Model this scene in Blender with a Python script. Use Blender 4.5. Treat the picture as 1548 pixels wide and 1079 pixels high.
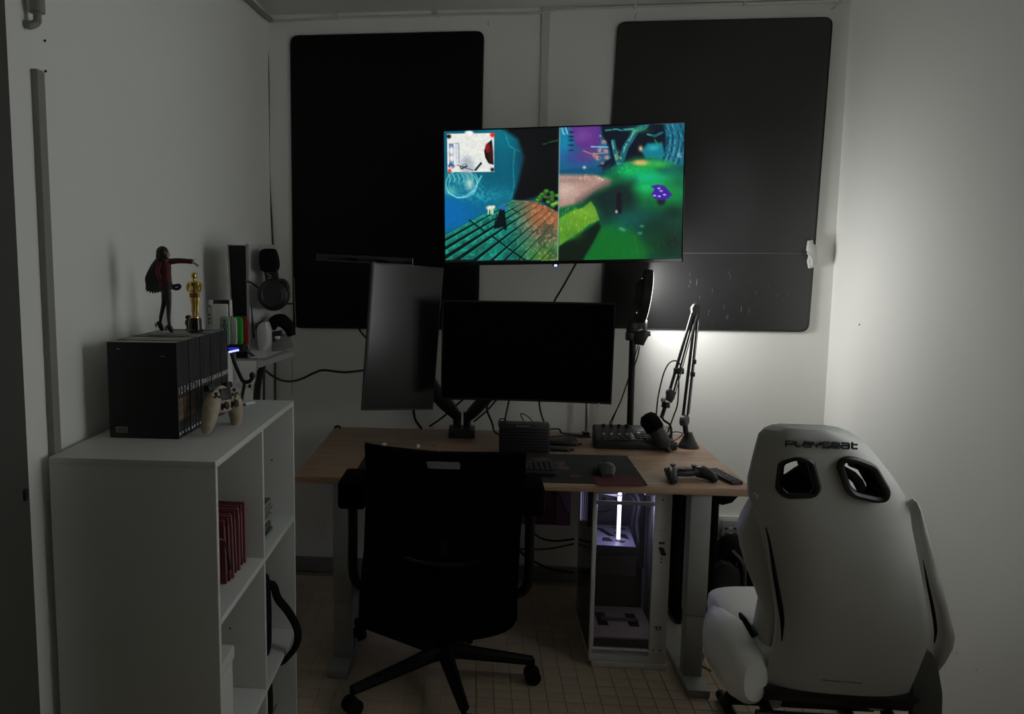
import bpy, bmesh, math, random
import numpy as np
from mathutils import Vector, Matrix
random.seed(4)
S = bpy.context.scene
for o in list(bpy.data.objects): bpy.data.objects.remove(o)
COL = S.collection
R = math.radians

# ------------------------------------------------------------ camera
FOC, CX, CY, H = 1265.0, 588.0, 540.0, 1.55
YAW, PITCH, ROLL = .1033, .1186, .0021
cy_, sy_, cp_, sp_ = math.cos(YAW), math.sin(YAW), math.cos(PITCH), math.sin(PITCH)
FW = Vector((-sy_*cp_, cy_*cp_, -sp_)); r0 = Vector((cy_, sy_, 0)); u0 = r0.cross(FW)
RT = r0*math.cos(ROLL) + u0*math.sin(ROLL); UP = u0*math.cos(ROLL) - r0*math.sin(ROLL)
CAM = Vector((0, 0, H))
cd = bpy.data.cameras.new('camera'); cam = bpy.data.objects.new('camera', cd); COL.objects.link(cam)
cam.matrix_world = Matrix(((RT.x, UP.x, -FW.x, 0), (RT.y, UP.y, -FW.y, 0), (RT.z, UP.z, -FW.z, H), (0, 0, 0, 1)))
cd.sensor_width = 36; cd.lens = FOC*36/1548; cd.shift_x = (774-CX)/1548; cd.clip_start = .02
S.camera = cam

# ------------------------------------------------------------ world, exposure, light
w = bpy.data.worlds.new('world'); S.world = w; w.use_nodes = True
w.node_tree.nodes['Background'].inputs[0].default_value = (.97, 1, .98, 1)
w.node_tree.nodes['Background'].inputs[1].default_value = 2.55  # fill light, let in by the opening added to the right wall
S.view_settings.view_transform = 'Standard'; S.view_settings.look = 'None'
S.view_settings.gamma = 1; S.view_settings.use_curve_mapping = False
S.view_settings.exposure = 0.0
S.cycles.max_bounces = 16; S.cycles.diffuse_bounces = 12; S.cycles.transparent_max_bounces = 12
TV_GAIN = 1.15          # screen brightness
RING_W = 4.7            # watts of the ring light by the back wall
PC_W = .75              # watts of the light tube in the computer

# ------------------------------------------------------------ helpers
def ray(x, y): return FW + RT*((x-CX)/FOC) - UP*((y-CY)/FOC)
def atY(x, y, Y): d = ray(x, y); return CAM + d*(Y/d.y)       # real depth Y is given for every thing
def atZ(x, y, Z): d = ray(x, y); return CAM + d*((Z-H)/d.z)
def atX(x, y, X): d = ray(x, y); return CAM + d*(X/d.x)
def lin(c): c /= 255; return c/12.92 if c <= .04045 else ((c+.055)/1.055)**2.4
MATS = {}
def mat(name, col, rough=.5, metal=0, var=.08, scale=20, bump=0, spec=.5, emit=None, es=1, coat=0):
    if name in MATS: return MATS[name]
    m = bpy.data.materials.new(name); m.use_nodes = True; nt = m.node_tree; N = nt.nodes; L = nt.links
    b = N['Principled BSDF']; b.inputs['Roughness'].default_value = rough; b.inputs['Metallic'].default_value = metal
    b.inputs['Specular IOR Level'].default_value = spec; b.inputs['Coat Weight'].default_value = coat
    tc = N.new('ShaderNodeTexCoord'); nz = N.new('ShaderNodeTexNoise'); nz.inputs['Scale'].default_value = scale
    nz.inputs['Detail'].default_value = 5; L.new(tc.outputs['Object'], nz.inputs['Vector'])
    mx = N.new('ShaderNodeMix'); mx.data_type = 'RGBA'; L.new(nz.outputs['Fac'], mx.inputs['Factor'])
    mx.inputs[6].default_value = (*[c*(1-var) for c in col], 1); mx.inputs[7].default_value = (*[min(1, c*(1+var)) for c in col], 1)
    L.new(mx.outputs[2], b.inputs['Base Color'])
    if bump:
        bp = N.new('ShaderNodeBump'); bp.inputs['Strength'].default_value = bump; bp.inputs['Distance'].default_value = .002
        L.new(nz.outputs['Fac'], bp.inputs['Height']); L.new(bp.outputs[0], b.inputs['Normal'])
    if emit:
        b.inputs['Emission Color'].default_value = (*emit, 1); b.inputs['Emission Strength'].default_value = es
    MATS[name] = m; return m
def wood(name, c1, c2, rough=.45, sc=(1, 14, 14)):
    m = bpy.data.materials.new(name); m.use_nodes = True; nt = m.node_tree; N = nt.nodes; L = nt.links
    b = N['Principled BSDF']; b.inputs['Roughness'].default_value = rough
    tc = N.new('ShaderNodeTexCoord'); mp = N.new('ShaderNodeMapping'); mp.inputs['Scale'].default_value = sc
    nz = N.new('ShaderNodeTexNoise'); nz.inputs['Scale'].default_value = 3; nz.inputs['Detail'].default_value = 8; nz.inputs['Distortion'].default_value = .6
    L.new(tc.outputs['Object'], mp.inputs[0]); L.new(mp.outputs[0], nz.inputs['Vector'])
    cr = N.new('ShaderNodeValToRGB'); cr.color_ramp.elements[0].position = .35; cr.color_ramp.elements[1].position = .68
    cr.color_ramp.elements[0].color = (*c1, 1); cr.color_ramp.elements[1].color = (*c2, 1)
    L.new(nz.outputs['Fac'], cr.inputs[0]); L.new(cr.outputs[0], b.inputs['Base Color'])
    return m
def glassmat(name, tint, rough=.02):
    m = bpy.data.materials.new(name); m.use_nodes = True; nt = m.node_tree; N = nt.nodes; L = nt.links
    N.remove(N['Principled BSDF']); g = N.new('ShaderNodeBsdfGlossy'); g.inputs['Roughness'].default_value = rough
    t = N.new('ShaderNodeBsdfTransparent'); t.inputs[0].default_value = (*tint, 1)
    f = N.new('ShaderNodeFresnel'); f.inputs[0].default_value = 1.45
    mx = N.new('ShaderNodeMixShader'); L.new(f.outputs[0], mx.inputs[0]); L.new(t.outputs[0], mx.inputs[1]); L.new(g.outputs[0], mx.inputs[2])
    L.new(mx.outputs[0], N['Material Output'].inputs[0]); return m

wall_m = mat('wall_paint', (.85, .855, .83), .75, var=.025, scale=2.5, bump=.05)
ceil_m = mat('ceiling_paint', (.68, .685, .655), .8, var=.04, scale=3)
trim_m = mat('trim_paint', (.62, .62, .60), .5, var=.02)
dtrim_m = mat('grey_trim', (.27, .27, .25), .55)
cable_m = mat('black_cable', (.008, .008, .008), .45)
gcable_m = mat('grey_cable', (.22, .22, .21), .5)
blk = mat('black_plastic', (.010, .010, .011), .42)
blk2 = mat('dark_plastic', (.022, .023, .025), .4)
soft = mat('black_fabric', (.006, .006, .006), .95, spec=.15, bump=.2, scale=250)
softer = mat('black_mesh', (.003, .003, .0035), .95, spec=.08, scale=300)
gloss = mat('black_gloss', (.004, .004, .005), .12)
metal_blk = mat('black_metal', (.014, .014, .014), .35, .3)
steel = mat('brushed_steel', (.55, .55, .54), .3, .9)
white = mat('white_plastic', (.68, .68, .66), .4)
wpanel = mat('white_laminate', (.62, .625, .61), .42, var=.02)
greym = mat('grey_metal', (.27, .27, .26), .45, .1)
paper = mat('paper', (.62, .62, .58), .9, scale=200)
red_m = mat('red_plastic', (.17, .02, .034), .4)
gold = mat('gold', (.80, .55, .16), .22, .95)

KEEP = {}
class B:
    """collects shapes into one mesh"""
    def __init__(s): s.b = bmesh.new(); s.mi = 0
    def _tag(s, n0):
        s.b.faces.ensure_lookup_table()
        for f in s.b.faces[n0:]: f.material_index = s.mi
    def box(s, a, c, bev=0, M=None, seg=2):
        n0 = len(s.b.faces); a = Vector(a); c = Vector(c); ce = (a+c)/2; d = c-a
        t = bmesh.new(); bmesh.ops.create_cube(t, size=1)
        for v in t.verts: v.co = Vector((v.co.x*abs(d.x), v.co.y*abs(d.y), v.co.z*abs(d.z)))
        if bev: bmesh.ops.bevel(t, geom=t.edges[:], offset=min(bev, .49*min(abs(d.x), abs(d.y), abs(d.z))), segments=seg, affect='EDGES', profile=.5)
        for v in t.verts:
            v.co += ce
            if M: v.co = M @ v.co
        s.add(t); return s
    def add(s, t):
        me = bpy.data.meshes.new('tmp'); t.to_mesh(me); t.free(); n0 = len(s.b.faces)
        s.b.from_mesh(me); bpy.data.meshes.remove(me); s._tag(n0); return s
    def addmesh(s, me):
        n0 = len(s.b.faces); s.b.from_mesh(me); s._tag(n0); return s
    def rings(s, rings, cap=True, closed=False):
        n0 = len(s.b.faces); vs = [[s.b.verts.new(p) for p in r] for r in rings]; n = len(vs[0])
        seq = list(zip(vs[:-1], vs[1:])) + ([(vs[-1], vs[0])] if closed else [])
        for A, C in seq:
            for i in range(n):
                try: s.b.faces.new((A[i], A[(i+1) % n], C[(i+1) % n], C[i]))
                except ValueError: pass
        if cap and not closed:
            s.b.faces.new(vs[0][::-1]); s.b.faces.new(vs[-1])
        s.b.faces.ensure_lookup_table(); fs = s.b.faces[n0:]
        for f in fs: f.material_index = s.mi
        bmesh.ops.recalc_face_normals(s.b, faces=fs); return s
    def tube(s, pts, r, n=8, smooth=0, flat=1):
        pts = [Vector(p) for p in pts]
        rs = list(r) if hasattr(r, '__len__') else [r]*len(pts)
        if smooth:
            q = []; qr = []
            P = [pts[0]*2-pts[1]] + pts + [pts[-1]*2-pts[-2]]
            for i in range(1, len(P)-2):
                for k in range(smooth):
                    t = k/smooth
                    a, b_, c, d = P[i-1], P[i], P[i+1], P[i+2]
                    q.append(.5*((2*b_)+(c-a)*t+(2*a-5*b_+4*c-d)*t*t+(-a+3*b_-3*c+d)*t**3)); qr.append(rs[i-1]*(1-t)+rs[min(i, len(rs)-1)]*t)
            q.append(pts[-1]); qr.append(rs[-1]); pts = q; rs = qr
        out = []; up = None
        for i, p in enumerate(pts):
            d = (pts[min(i+1, len(pts)-1)] - pts[max(i-1, 0)]).normalized()
            if up is None: up = d.orthogonal().normalized()
            a = (up - d*up.dot(d))
            a = a.normalized() if a.length > 1e-6 else d.orthogonal().normalized()
            up = a; c = d.cross(a)
            out.append([p + (a*math.cos(2*math.pi*k/n)+c*math.sin(2*math.pi*k/n)*flat)*rs[i] for k in range(n)])
        return s.rings(out)
    def cyl(s, a, c, r, r2=None, n=20): return s.tube([a, c], [r, r if r2 is None else r2], n)
    def lathe(s, prof, o, axis=(0, 0, 1), n=24):
        o = Vector(o); ax = Vector(axis).normalized(); a = ax.orthogonal().normalized(); c = ax.cross(a)
        return s.rings([[o+ax*h+(a*math.cos(2*math.pi*k/n)+c*math.sin(2*math.pi*k/n))*max(rr, 1e-4) for k in range(n)] for rr, h in prof])
    def prism(s, poly, ext, bev=0):
        """poly: 3-D points in a plane, ext: extrusion vector"""
        t = bmesh.new(); vs = [t.verts.new(Vector(p)) for p in poly]; f = t.faces.new(vs)
        r = bmesh.ops.extrude_face_region(t, geom=[f])
        for v in [g for g in r['geom'] if isinstance(g, bmesh.types.BMVert)]: v.co += Vector(ext)
        bmesh.ops.recalc_face_normals(t, faces=t.faces[:])
        if bev: bmesh.ops.bevel(t, geom=t.edges[:], offset=bev, segments=2, affect='EDGES', profile=.5)
        return s.add(t)
    def ball(s, c, r, sc=(1, 1, 1), M=None, u=16, v=10):
        t = bmesh.new(); bmesh.ops.create_uvsphere(t, u_segments=u, v_segments=v, radius=r)
        for q in t.verts:
            q.co = Vector((q.co.x*sc[0], q.co.y*sc[1], q.co.z*sc[2]))
            if M: q.co = M @ q.co
            q.co += Vector(c)
        return s.add(t)
    def pillow(s, rows, k=14, p=3.0):
        """rows: (centre, half-vector a, half-vector b): superellipse sections, closed at both ends"""
        out = []
        for c, a, b_ in rows:
            c, a, b_ = Vector(c), Vector(a), Vector(b_)
            ring = []
            for i in range(k*2):
                t = 2*math.pi*i/(k*2); ct, st = math.cos(t), math.sin(t)
                ring.append(c + a*math.copysign(abs(ct)**(2/p), ct) + b_*math.copysign(abs(st)**(2/p), st))
            out.append(ring)
        return s.rings(out)
def rrect(cx, cz, w_, h_, r, n=5):
    pts = []
    for sx, sz, a0 in ((1, 1, 0), (-1, 1, 90), (-1, -1, 180), (1, -1, 270)):
        for i in range(n+1):
            a = R(a0+90*i/n); pts.append((cx+sx*(w_/2-r)+r*math.cos(a), cz+sz*(h_/2-r)+r*math.sin(a)))
    return pts
def roundpoly(P, r, n=4):
    P = [Vector(p) for p in P]; out = []
    for i, p in enumerate(P):
        a = (P[i-1]-p); c = (P[(i+1) % len(P)]-p); ra = min(r, a.length*.45); rc = min(r, c.length*.45)
        A = p+a.normalized()*ra; Cc = p+c.normalized()*rc
        for k in range(n+1):
            t = k/n; out.append(A*(1-t)**2+p*2*t*(1-t)+Cc*t*t)
    return out
ROOT = {}
def base_of(p):
    while p.parent: p = p.parent
    return ROOT.get(p.name, Matrix())
def obj(name, b, m, parent=None, smooth=True, local=False, label=None, kind=None):
    me = bpy.data.meshes.new(name)
    if isinstance(b, B): b.b.to_mesh(me); b.b.free()
    else: me.free if False else None; me = b; me.name = name
    o = bpy.data.objects.new(name, me); COL.objects.link(o)
    for mm in (m if isinstance(m, (list, tuple)) else [m]): me.materials.append(mm)
    if smooth:
        for p in me.polygons: p.use_smooth = True
        try: me.set_sharp_from_angle(angle=R(35))
        except Exception: pass
    if parent:
        if not local: me.transform(base_of(parent).inverted())
        o.parent = parent
    else:
        co = [v.co for v in me.vertices]
        if not local and co:
            c = Vector(((min(v.x for v in co)+max(v.x for v in co))/2, (min(v.y for v in co)+max(v.y for v in co))/2, min(v.z for v in co)))
            me.transform(Matrix.Translation(-c)); o.location = c; ROOT[o.name] = Matrix.Translation(c)
    if label: o['label'] = label
    if kind: o['kind'] = kind
    return o
def tag(o, label, cat, group=None):
    o['label'] = label; o['category'] = cat
    if group: o['group'] = group
    return o
def thing(name, label, cat, loc, group=None, rz=0):
    o = bpy.data.objects.new(name, None); COL.objects.link(o); o.empty_display_size = .05
    o.location = loc; o.rotation_euler.z = rz
    ROOT[o.name] = Matrix.Translation(Vector(loc)) @ Matrix.Rotation(rz, 4, 'Z')
    return tag(o, label, cat, group)
def struct(name, b, m, smooth=False): 
    o = obj(name, b, m, smooth=smooth); o['kind'] = 'structure'; return o
def skin(joints, edges, radii, sub=2):
    me = bpy.data.meshes.new('s'); me.from_pydata([tuple(j) for j in joints], edges, []); o = bpy.data.objects.new('s', me); COL.objects.link(o)
    m = o.modifiers.new('k', 'SKIN'); m.use_smooth_shade = True
    for i, r in enumerate(radii):
        v = me.skin_vertices[0].data[i]; v.radius = (r, r) if not hasattr(r, '__len__') else r; v.use_root = (i == 0)
    if sub: o.modifiers.new('d', 'SUBSURF').levels = sub
    dg = bpy.context.evaluated_depsgraph_get(); out = bpy.data.meshes.new_from_object(o.evaluated_get(dg)); bpy.data.objects.remove(o); bpy.data.meshes.remove(me)
    return out
def text_mesh(s, size, depth=.0003):
    cu = bpy.data.curves.new('t', 'FONT'); cu.body = s; cu.size = size; cu.align_x = 'CENTER'; cu.align_y = 'CENTER'; cu.extrude = depth; cu.resolution_u = 2
    o = bpy.data.objects.new('t', cu); COL.objects.link(o); dg = bpy.context.evaluated_depsgraph_get()
    me = bpy.data.meshes.new_from_object(o.evaluated_get(dg)); bpy.data.objects.remove(o); bpy.data.curves.remove(cu); me.materials.clear(); return me
def frame(o, x, z):
    """matrix whose local x, y run along world vectors x, z (text plane)"""
    x = Vector(x).normalized(); z = Vector(z).normalized(); n = x.cross(z)
    return Matrix(((x.x, z.x, n.x, o[0]), (x.y, z.y, n.y, o[1]), (x.z, z.z, n.z, o[2]), (0, 0, 0, 1)))
def cable(pts, r, label, m=None, name='cable', group=None, sm=6):
    return tag(obj(name, B().tube(pts, r, 7, sm), m or cable_m), label, 'cable', group)

# ------------------------------------------------------------ room
XL, XR, YB, ZC, YF = -.974, 1.59, 3.95, 2.66, -1.2
struct('floor', B().box((XL-.05, YF, -.06), (XR+.05, YB+.05, -.004)), mat('grout', (.30, .24, .17), .9))
FL = bpy.data.objects['floor']
tile_ms = [mat('floor_tile_%s' % n, c, .5, var=.18, scale=9) for n, c in (('a', (.46, .375, .275)), ('b', (.44, .355, .26)), ('c', (.48, .385, .275)))]
T = .0625
tb = B().box((-T/2+.0013, -T/2+.0013, -.01), (T/2-.0007, T/2-.0007, 0), .0012, seg=1)
tme = bpy.data.meshes.new('tile'); tb.b.to_mesh(tme); tb.b.free()
tmes = []
for m in tile_ms:
    q = tme.copy(); q.materials.append(m); tmes.append(q)
rest = B(); cells = []
x = .645-T/2 - T*26
while x < XR:
    y = .7
    while y < YB:
        if x > XL: cells.append((x, 2.949-T/2 + round((y-2.949)/T)*T))
        y += T
    x += T
cells = list({(round(a, 4), round(b, 4)) for a, b in cells}); cells.sort(key=lambda c: math.hypot(c[0]-.6, (c[1]-2.85)*.9))
floc = Vector(FL.location)
for i, (x, y) in enumerate(cells):
    if i < 300:
        o = bpy.data.objects.new('tile', random.choice(tmes)); COL.objects.link(o); o.parent = FL; o.location = Vector((x, y, 0))-floc
    else:
        rest.mi = random.randrange(3); h = T/2-.0007
        vs = [rest.b.verts.new((x+a*h, y+c*h, z)) for z in (-.008, 0) for a, c in ((-1, -1), (1, -1), (1, 1), (-1, 1))]
        for q in ((4, 5, 6, 7), (0, 1, 5, 4), (1, 2, 6, 5), (2, 3, 7, 6), (3, 0, 4, 7)): rest.b.faces.new([vs[j] for j in q]).material_index = rest.mi
obj('far_tiles', rest, tile_ms, FL, smooth=False, kind='stuff')

struct('wall_back', B().box((XL-.1, YB, -.02), (XR+.1, YB+.1, ZC+.05)), wall_m)
struct('wall_left', B().box((XL-.1, YF, -.02), (XL, YB, ZC+.05)), wall_m)
# opening added in the unseen part of the right wall to let in fill light
DA, DB = 1.50, 2.35
struct('wall_right', B().box((XR, DB, -.02), (XR+.1, YB, ZC+.05)).box((XR, YF, -.02), (XR+.1, DA, ZC+.05)).box((XR, DA, 2.15), (XR+.1, DB, ZC+.05)).box((XR, DA, -.02), (XR+.1, DB, .95)), wall_m)
struct('trim_added_opening', B().box((XR-.012, DB, .90), (XR+.1, DB+.045, 2.2)).box((XR-.012, DA-.045, .90), (XR+.1, DA, 2.2)).box((XR-.012, DA-.045, 2.15), (XR+.1, DB+.045, 2.2)).box((XR-.012, DA-.045, .90), (XR+.1, DB+.045, .95)), trim_m)  # frame around the added opening, out of view
struct('wall_front', B().box((XL-.1, YF-.1, -.02), (XR+.1, YF, ZC+.05)), wall_m)
struct('ceiling', B().box((XL-.1, YF, ZC), (XR+.1, YB+.1, ZC+.08)), ceil_m)
struct('baseboard_back', B().box((XL, YB-.012, 0), (XR, YB, .075), .003), mat('skirting', (.22, .22, .21), .5))
# joint cover strip and the thin conduit on the back wall
a = atY(817.2, 100, YB); c = atY(829.5, 100, YB)
struct('trim_1', B().box((a.x, YB-.011, 1.75), (c.x, YB, ZC), .002), trim_m)
# thin conduit with clips and paint drips, running under the ceiling
b = B()
p = [atY(x, y, YB-.008) for x, y in ((404, 34), (520, 27), (620, 25), (700, 22), (806, 20.5))]; b.tube(p, .0058, 8)
p2 = [atY(x, y, YB-.008) for x, y in ((806, 20.5), (828, 17.5), (845, 14.5), (870, 14), (960, 10), (1080, 6.5), (1180, 4), (1288, 0.5))]; b.tube(p2, .0058, 8)
struct('trim_2', b, trim_m, True)
T2 = bpy.data.objects['trim_2']
for x, y in ((508, 26), (660, 22), (960, 9), (1125, 4.5), (1270, 1.5)):
    q = atY(x, y, YB-.01); obj('clip', B().box((q.x-.006, q.y-.008, q.z-.012), (q.x+.006, q.y+.009, q.z+.012), .002), trim_m, T2)
for pts in (((657, 15), (660, 22), (664, 27)), ((738, 32), (739, 40)), ((962, 20), (960, 30)), ((1256, 15), (1264, 10))):
    obj('paint_drip', B().tube([atY(x, y, YB-.002) for x, y in pts], .0028, 6), trim_m, T2)
# conduit on the left wall running to the ceiling corner
struct('trim_3', B().tube([atX(352, -22, XL+.02), atX(378, 2, XL+.02), atX(392, 15, XL+.02), (XL+.02, YB-.03, ZC-.03)], .011, 8), dtrim_m, True)
# corner cable down the left corner
tag(obj('corner_cable', B().tube([atY(397, 18, YB-.015), atY(399, 45, YB-.012), atY(404, 75, YB-.01), atY(406, 130, YB-.012), atY(407, 260, YB-.012), atY(411, 340, YB-.012), atY(415, 430, YB-.012), atY(416, 590, YB-.012), atY(418, 800, YB-.012)], .0045, 7, 4), mat('painted_cable', (.06, .06, .055), .6)),
    'thin painted cable running down the corner of the left and back walls', 'cable')
# grey strip and elbow pipe on the left wall near the door
y0 = atX(45.5, 100, XL).y; y1 = atX(61, 100, XL).y
struct('trim_4', B().box((XL, y0, 0), (XL+.016, y1-.012, 1.957), .002), dtrim_m)
struct('door_1', B().box((XL, .3, 0), (XL+.02, atX(22, 300, XL+.02).y, ZC)), mat('shaded_door', (.06, .059, .053), .6))  # dimness of the side facing away is put into the dark colour
D1 = bpy.data.objects['door_1']; q = atX(41, 750, XL+.022)
obj('hinge', B().box((XL+.018, q.y-.012, q.z-.008), (XL+.026, q.y+.002, q.z+.016), .002), blk, D1)
b = B(); pz = atX(60, 20, XL+.03)
b.tube([(XL+.025, pz.y, 2.6), (XL+.025, pz.y, pz.z)], .0165, 12)
b.tube([(XL+.025, pz.y, pz.z+.01), (XL+.025, pz.y-.002, pz.z-.008), atX(56, 34, XL+.022), atX(45, 39, XL+.012), atX(41, 36, XL+.004)], .009, 10, 4)
tag(obj('wall_pipe', b, dtrim_m), 'grey pipe with an elbow at the top of the left wall', 'pipe')
# filler marks on the walls
for x, y in ((68, 62), (69, 108)): 
    q = atX(x, y, XL+.002); obj('screw_hole', B().ball(q, .003), blk, bpy.data.objects['wall_left'])
for x, y in ((1446, 987), (1476, 1012), (1299, 491)):
    q = atX(x, y, XR-.002); obj('paint_chip', B().ball(q, .0035, (.5, 1, 1)), white if y > 900 else blk, bpy.data.objects['wall_right'])

# ------------------------------------------------------------ black boards over the windows
board_m = mat('board_black', (.003, .003, .0032), .5, var=.25, scale=6, spec=.2)
board_r = mat('board_black_scuffed', (.016, .017, .0175), .36, var=.35, scale=5, spec=.75)
def board(corners, m, label, crease=None):
    P = [atY(x, y, YB) for x, y in corners]
    t = thing('window_board', label, 'board', ((P[0].x+P[1].x)/2, YB, P[2].z), 'black boards on the back wall')
    obj('panel', B().prism([p+Vector((0, -.012, 0)) for p in roundpoly(P, .035)], (0, .012, 0), .002), m, t)
    edge = roundpoly(P, .035); edge.append(edge[0]); edge = [p+Vector((0, -.011, 0)) for p in edge]
    obj('edge_beading', B().tube(edge, .0035, 6), blk, t)
    return t
board(((440, 56), (731, 49), (722, 498), (445, 495)), board_m, 'matt black rounded board on the back wall behind the dark portrait screen')
bt = board(((934, 35.5), (1257, 28), (1220, 501), (907, 495)), board_r, 'scuffed black rounded board behind the lit television, beside the right wall corner')
a = atY(1000, 383, YB-.0125); c = atY(1215, 389, YB-.0125)
obj('seam', B().box((a.x, YB-.0135, a.z-.0012), (c.x, YB-.011, a.z+.0012)), mat('seam_grey', (.12, .12, .12), .5), bt)
rnd = random.Random(8); b = B()
for i in range(26):
    x = rnd.uniform(1040, 1200); y = rnd.uniform(400, 490); l = rnd.uniform(2, 9)
    p = atY(x, y, YB-.0122); b.tube([p, atY(x+rnd.uniform(-1, 1), y+l, YB-.0122)], .0005, 4)
obj('scratches', b, mat('scratch', (.22, .22, .22), .6), bt, kind='stuff')
# torn latch on the right board
t = thing('window_latch', 'torn pale latch on the right edge of the scuffed black board', 'latch', atY(1228, 405, YB))
b = B()
P = [atY(x, y, YB-.03) for x, y in ((1223, 364), (1229, 363), (1230, 369), (1236, 373), (1236, 398), (1230, 405), (1224, 406), (1222, 395), (1225, 385), (1221, 378))]
b.prism(P, (0, .03, 0), .002); obj('plate', b, trim_m, t)
obj('lever', B().tube([atY(1221, 382, YB-.045), atY(1227, 390, YB-.04), atY(1228, 401, YB-.035)], .0055, 8, 3), trim_m, t)

# ------------------------------------------------------------ television
def vnoise(x, y, seed):
    rs = np.random.RandomState(seed); G = rs.rand(64, 64)
    xi = np.floor(x).astype(int); yi = np.floor(y).astype(int); fx = x-xi; fy = y-yi
    fx = fx*fx*(3-2*fx); fy = fy*fy*(3-2*fy)
    g = lambda i, j: G[(yi+j) % 64, (xi+i) % 64]
    return (g(0, 0)*(1-fx)+g(1, 0)*fx)*(1-fy)+(g(0, 1)*(1-fx)+g(1, 1)*fx)*fy
def fbm(x, y, s, seed, o=4): 
    r = 0; a = .5
    for k in range(o): r = r+a*vnoise(x/s, y/s, seed+k); s /= 2; a /= 2
    return r/.94
def sdist(x, y, poly):
    P = np.array(poly, float); d = np.full(x.shape, 1e9); ins = np.zeros(x.shape, bool)
    for i in range(len(P)):
        a, b_ = P[i-1], P[i]; e = b_-a; t = np.clip(((x-a[0])*e[0]+(y-a[1])*e[1])/(e@e+1e-9), 0, 1)
        d = np.minimum(d, np.hypot(x-a[0]-t*e[0], y-a[1]-t*e[1]))
        c = (a[1] > y) != (b_[1] > y); xx = (b_[0]-a[0])*(y-a[1])/((b_[1]-a[1]) if abs(b_[1]-a[1]) > 1e-9 else 1e-9)+a[0]
        ins ^= c & (x < xx)
    return np.where(ins, d, -d)
def tv_picture(nx, ny):
    u, v = np.meshgrid(np.linspace(0, 1, nx), np.linspace(0, 1, ny))   # v=0 top
    X = (1-v)*((1-u)*118+u*1462)+v*((1-u)*118+u*1440); Y = (1-v)*((1-u)*112+u*58)+v*((1-u)*822+u*830)
    I = np.zeros((ny, nx, 3)); nz = fbm(X, Y, 60, 3); nf = fbm(X, Y, 14, 9, 3)
    def mix(c, m):
        nonlocal I
        m = np.clip(m, 0, 1)[..., None]; I = I*(1-m)+np.array(c, float)*m
    def poly(c, P, soft=3, k=1., tex=None):
        m = np.clip(sdist(X, Y, P)/soft+.5, 0, 1)*k
        if tex is not None: m = m*tex
        mix(c, m)
    def blob(c, x, y, rx, ry, k=1., pw=2, tex=None):
        m = np.exp(-(((X-x)/rx)**2+((Y-y)/ry)**2)**(pw/2))*k
        if tex is not None: m = m*tex
        mix(c, m)
    def line(c, pts, w_, k=1., tex=None):
        d = np.full(X.shape, 1e9)
        for (ax, ay), (bx, by) in zip(pts[:-1], pts[1:]):
            e = (bx-ax, by-ay); t = np.clip(((X-ax)*e[0]+(Y-ay)*e[1])/(e[0]**2+e[1]**2+1e-9), 0, 1); d = np.minimum(d, np.hypot(X-ax-t*e[0], Y-ay-t*e[1]))
        m = np.clip((w_-d)/2+.5, 0, 1)*k
        if tex is not None: m = m*tex
        mix(c, m)
    left = X < 775-(Y-80)*18/740
    # ---- left half
    mix((6, 88, 112), left*1.)
    blob((4, 100, 175), 150, 560, 190, 130, .9); blob((10, 125, 140), 440, 150, 110, 120, .6); blob((3, 70, 100), 330, 240, 150, 100, .5)
    blob((30, 150, 165), 400, 460, 120, 45, .75, tex=nf*1.5); blob((60, 190, 190), 300, 440, 60, 50, .5, tex=(nf > .5)*1.)
    line((40, 165, 175), ((520, 210), (510, 300), (515, 400), (500, 470)), 4, .6, nf*1.6)
    line((40, 160, 170), ((470, 130), (490, 190), (545, 215)), 4, .6, nf*1.6)
    for r_, k in ((78, .9), (62, .4)): 
        d = np.abs(np.hypot((X-215)/1.15, (Y-395)/.95)-r_); mix((120, 205, 205), np.clip(1-d/5, 0, 1)*k*(Y > 330))
    blob((80, 180, 185), 215, 380, 90, 70, .55, tex=nf*1.7); blob((190, 215, 205), 262, 392, 22, 32, .9); blob((120, 220, 190), 150, 430, 40, 25, .5)
    for i in range(7): line((90, 200, 195), ((140+i*26, 340), (152+i*26, 365), (146+i*26, 385)), 3, .8)
    line((110, 215, 215), ((140, 440), (190, 468), (240, 462), (285, 430), (330, 350)), 4, .8)
    poly((7, 9, 11), ((440, 85), (775, 60), (765, 560), (640, 470), (560, 492), (505, 482), (540, 380), (575, 250), (540, 150)), 26, 1)
    blob((15, 15, 18), 600, 250, 70, 160, .5); line((40, 110, 60), ((680, 178), (720, 165), (765, 156)), 3, .8, nf*1.6)
    # planks
    pm = [(110, 672), (500, 484), (640, 492), (775, 560), (760, 835), (110, 835)]
    poly((14, 112, 98), pm, 6); hue = np.clip((X-470-(Y-600)*.15)/170, 0, 1)
    pmask = np.clip(sdist(X, Y, pm)/6+.5, 0, 1)
    mix((150, 96, 62), pmask*hue*np.clip(1.3-(Y-520)/260, 0, 1)); mix((70, 120, 40), pmask*hue*np.clip((Y-690)/110, 0, 1)*.9)
    mix((40, 168, 140), pmask*(1-hue)*(nf > .55)*.6); mix((10, 45, 40), pmask*(nz > .6)*.35); mix((205, 150, 105), pmask*hue*(nf > .58)*.45)
    gaps = (((118, 700), (520, 492), 7), ((118, 745), (570, 497), 9), ((118, 795), (612, 503), 11), ((165, 822), (648, 515), 11), ((275, 822), (682, 530), 10), ((375, 825), (712, 545), 8), ((450, 825), (735, 560), 7), ((530, 825), (755, 590), 6), ((600, 825), (757, 650), 5), ((660, 825), (757, 720), 4), ((118, 668), (460, 500), 4))
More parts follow.
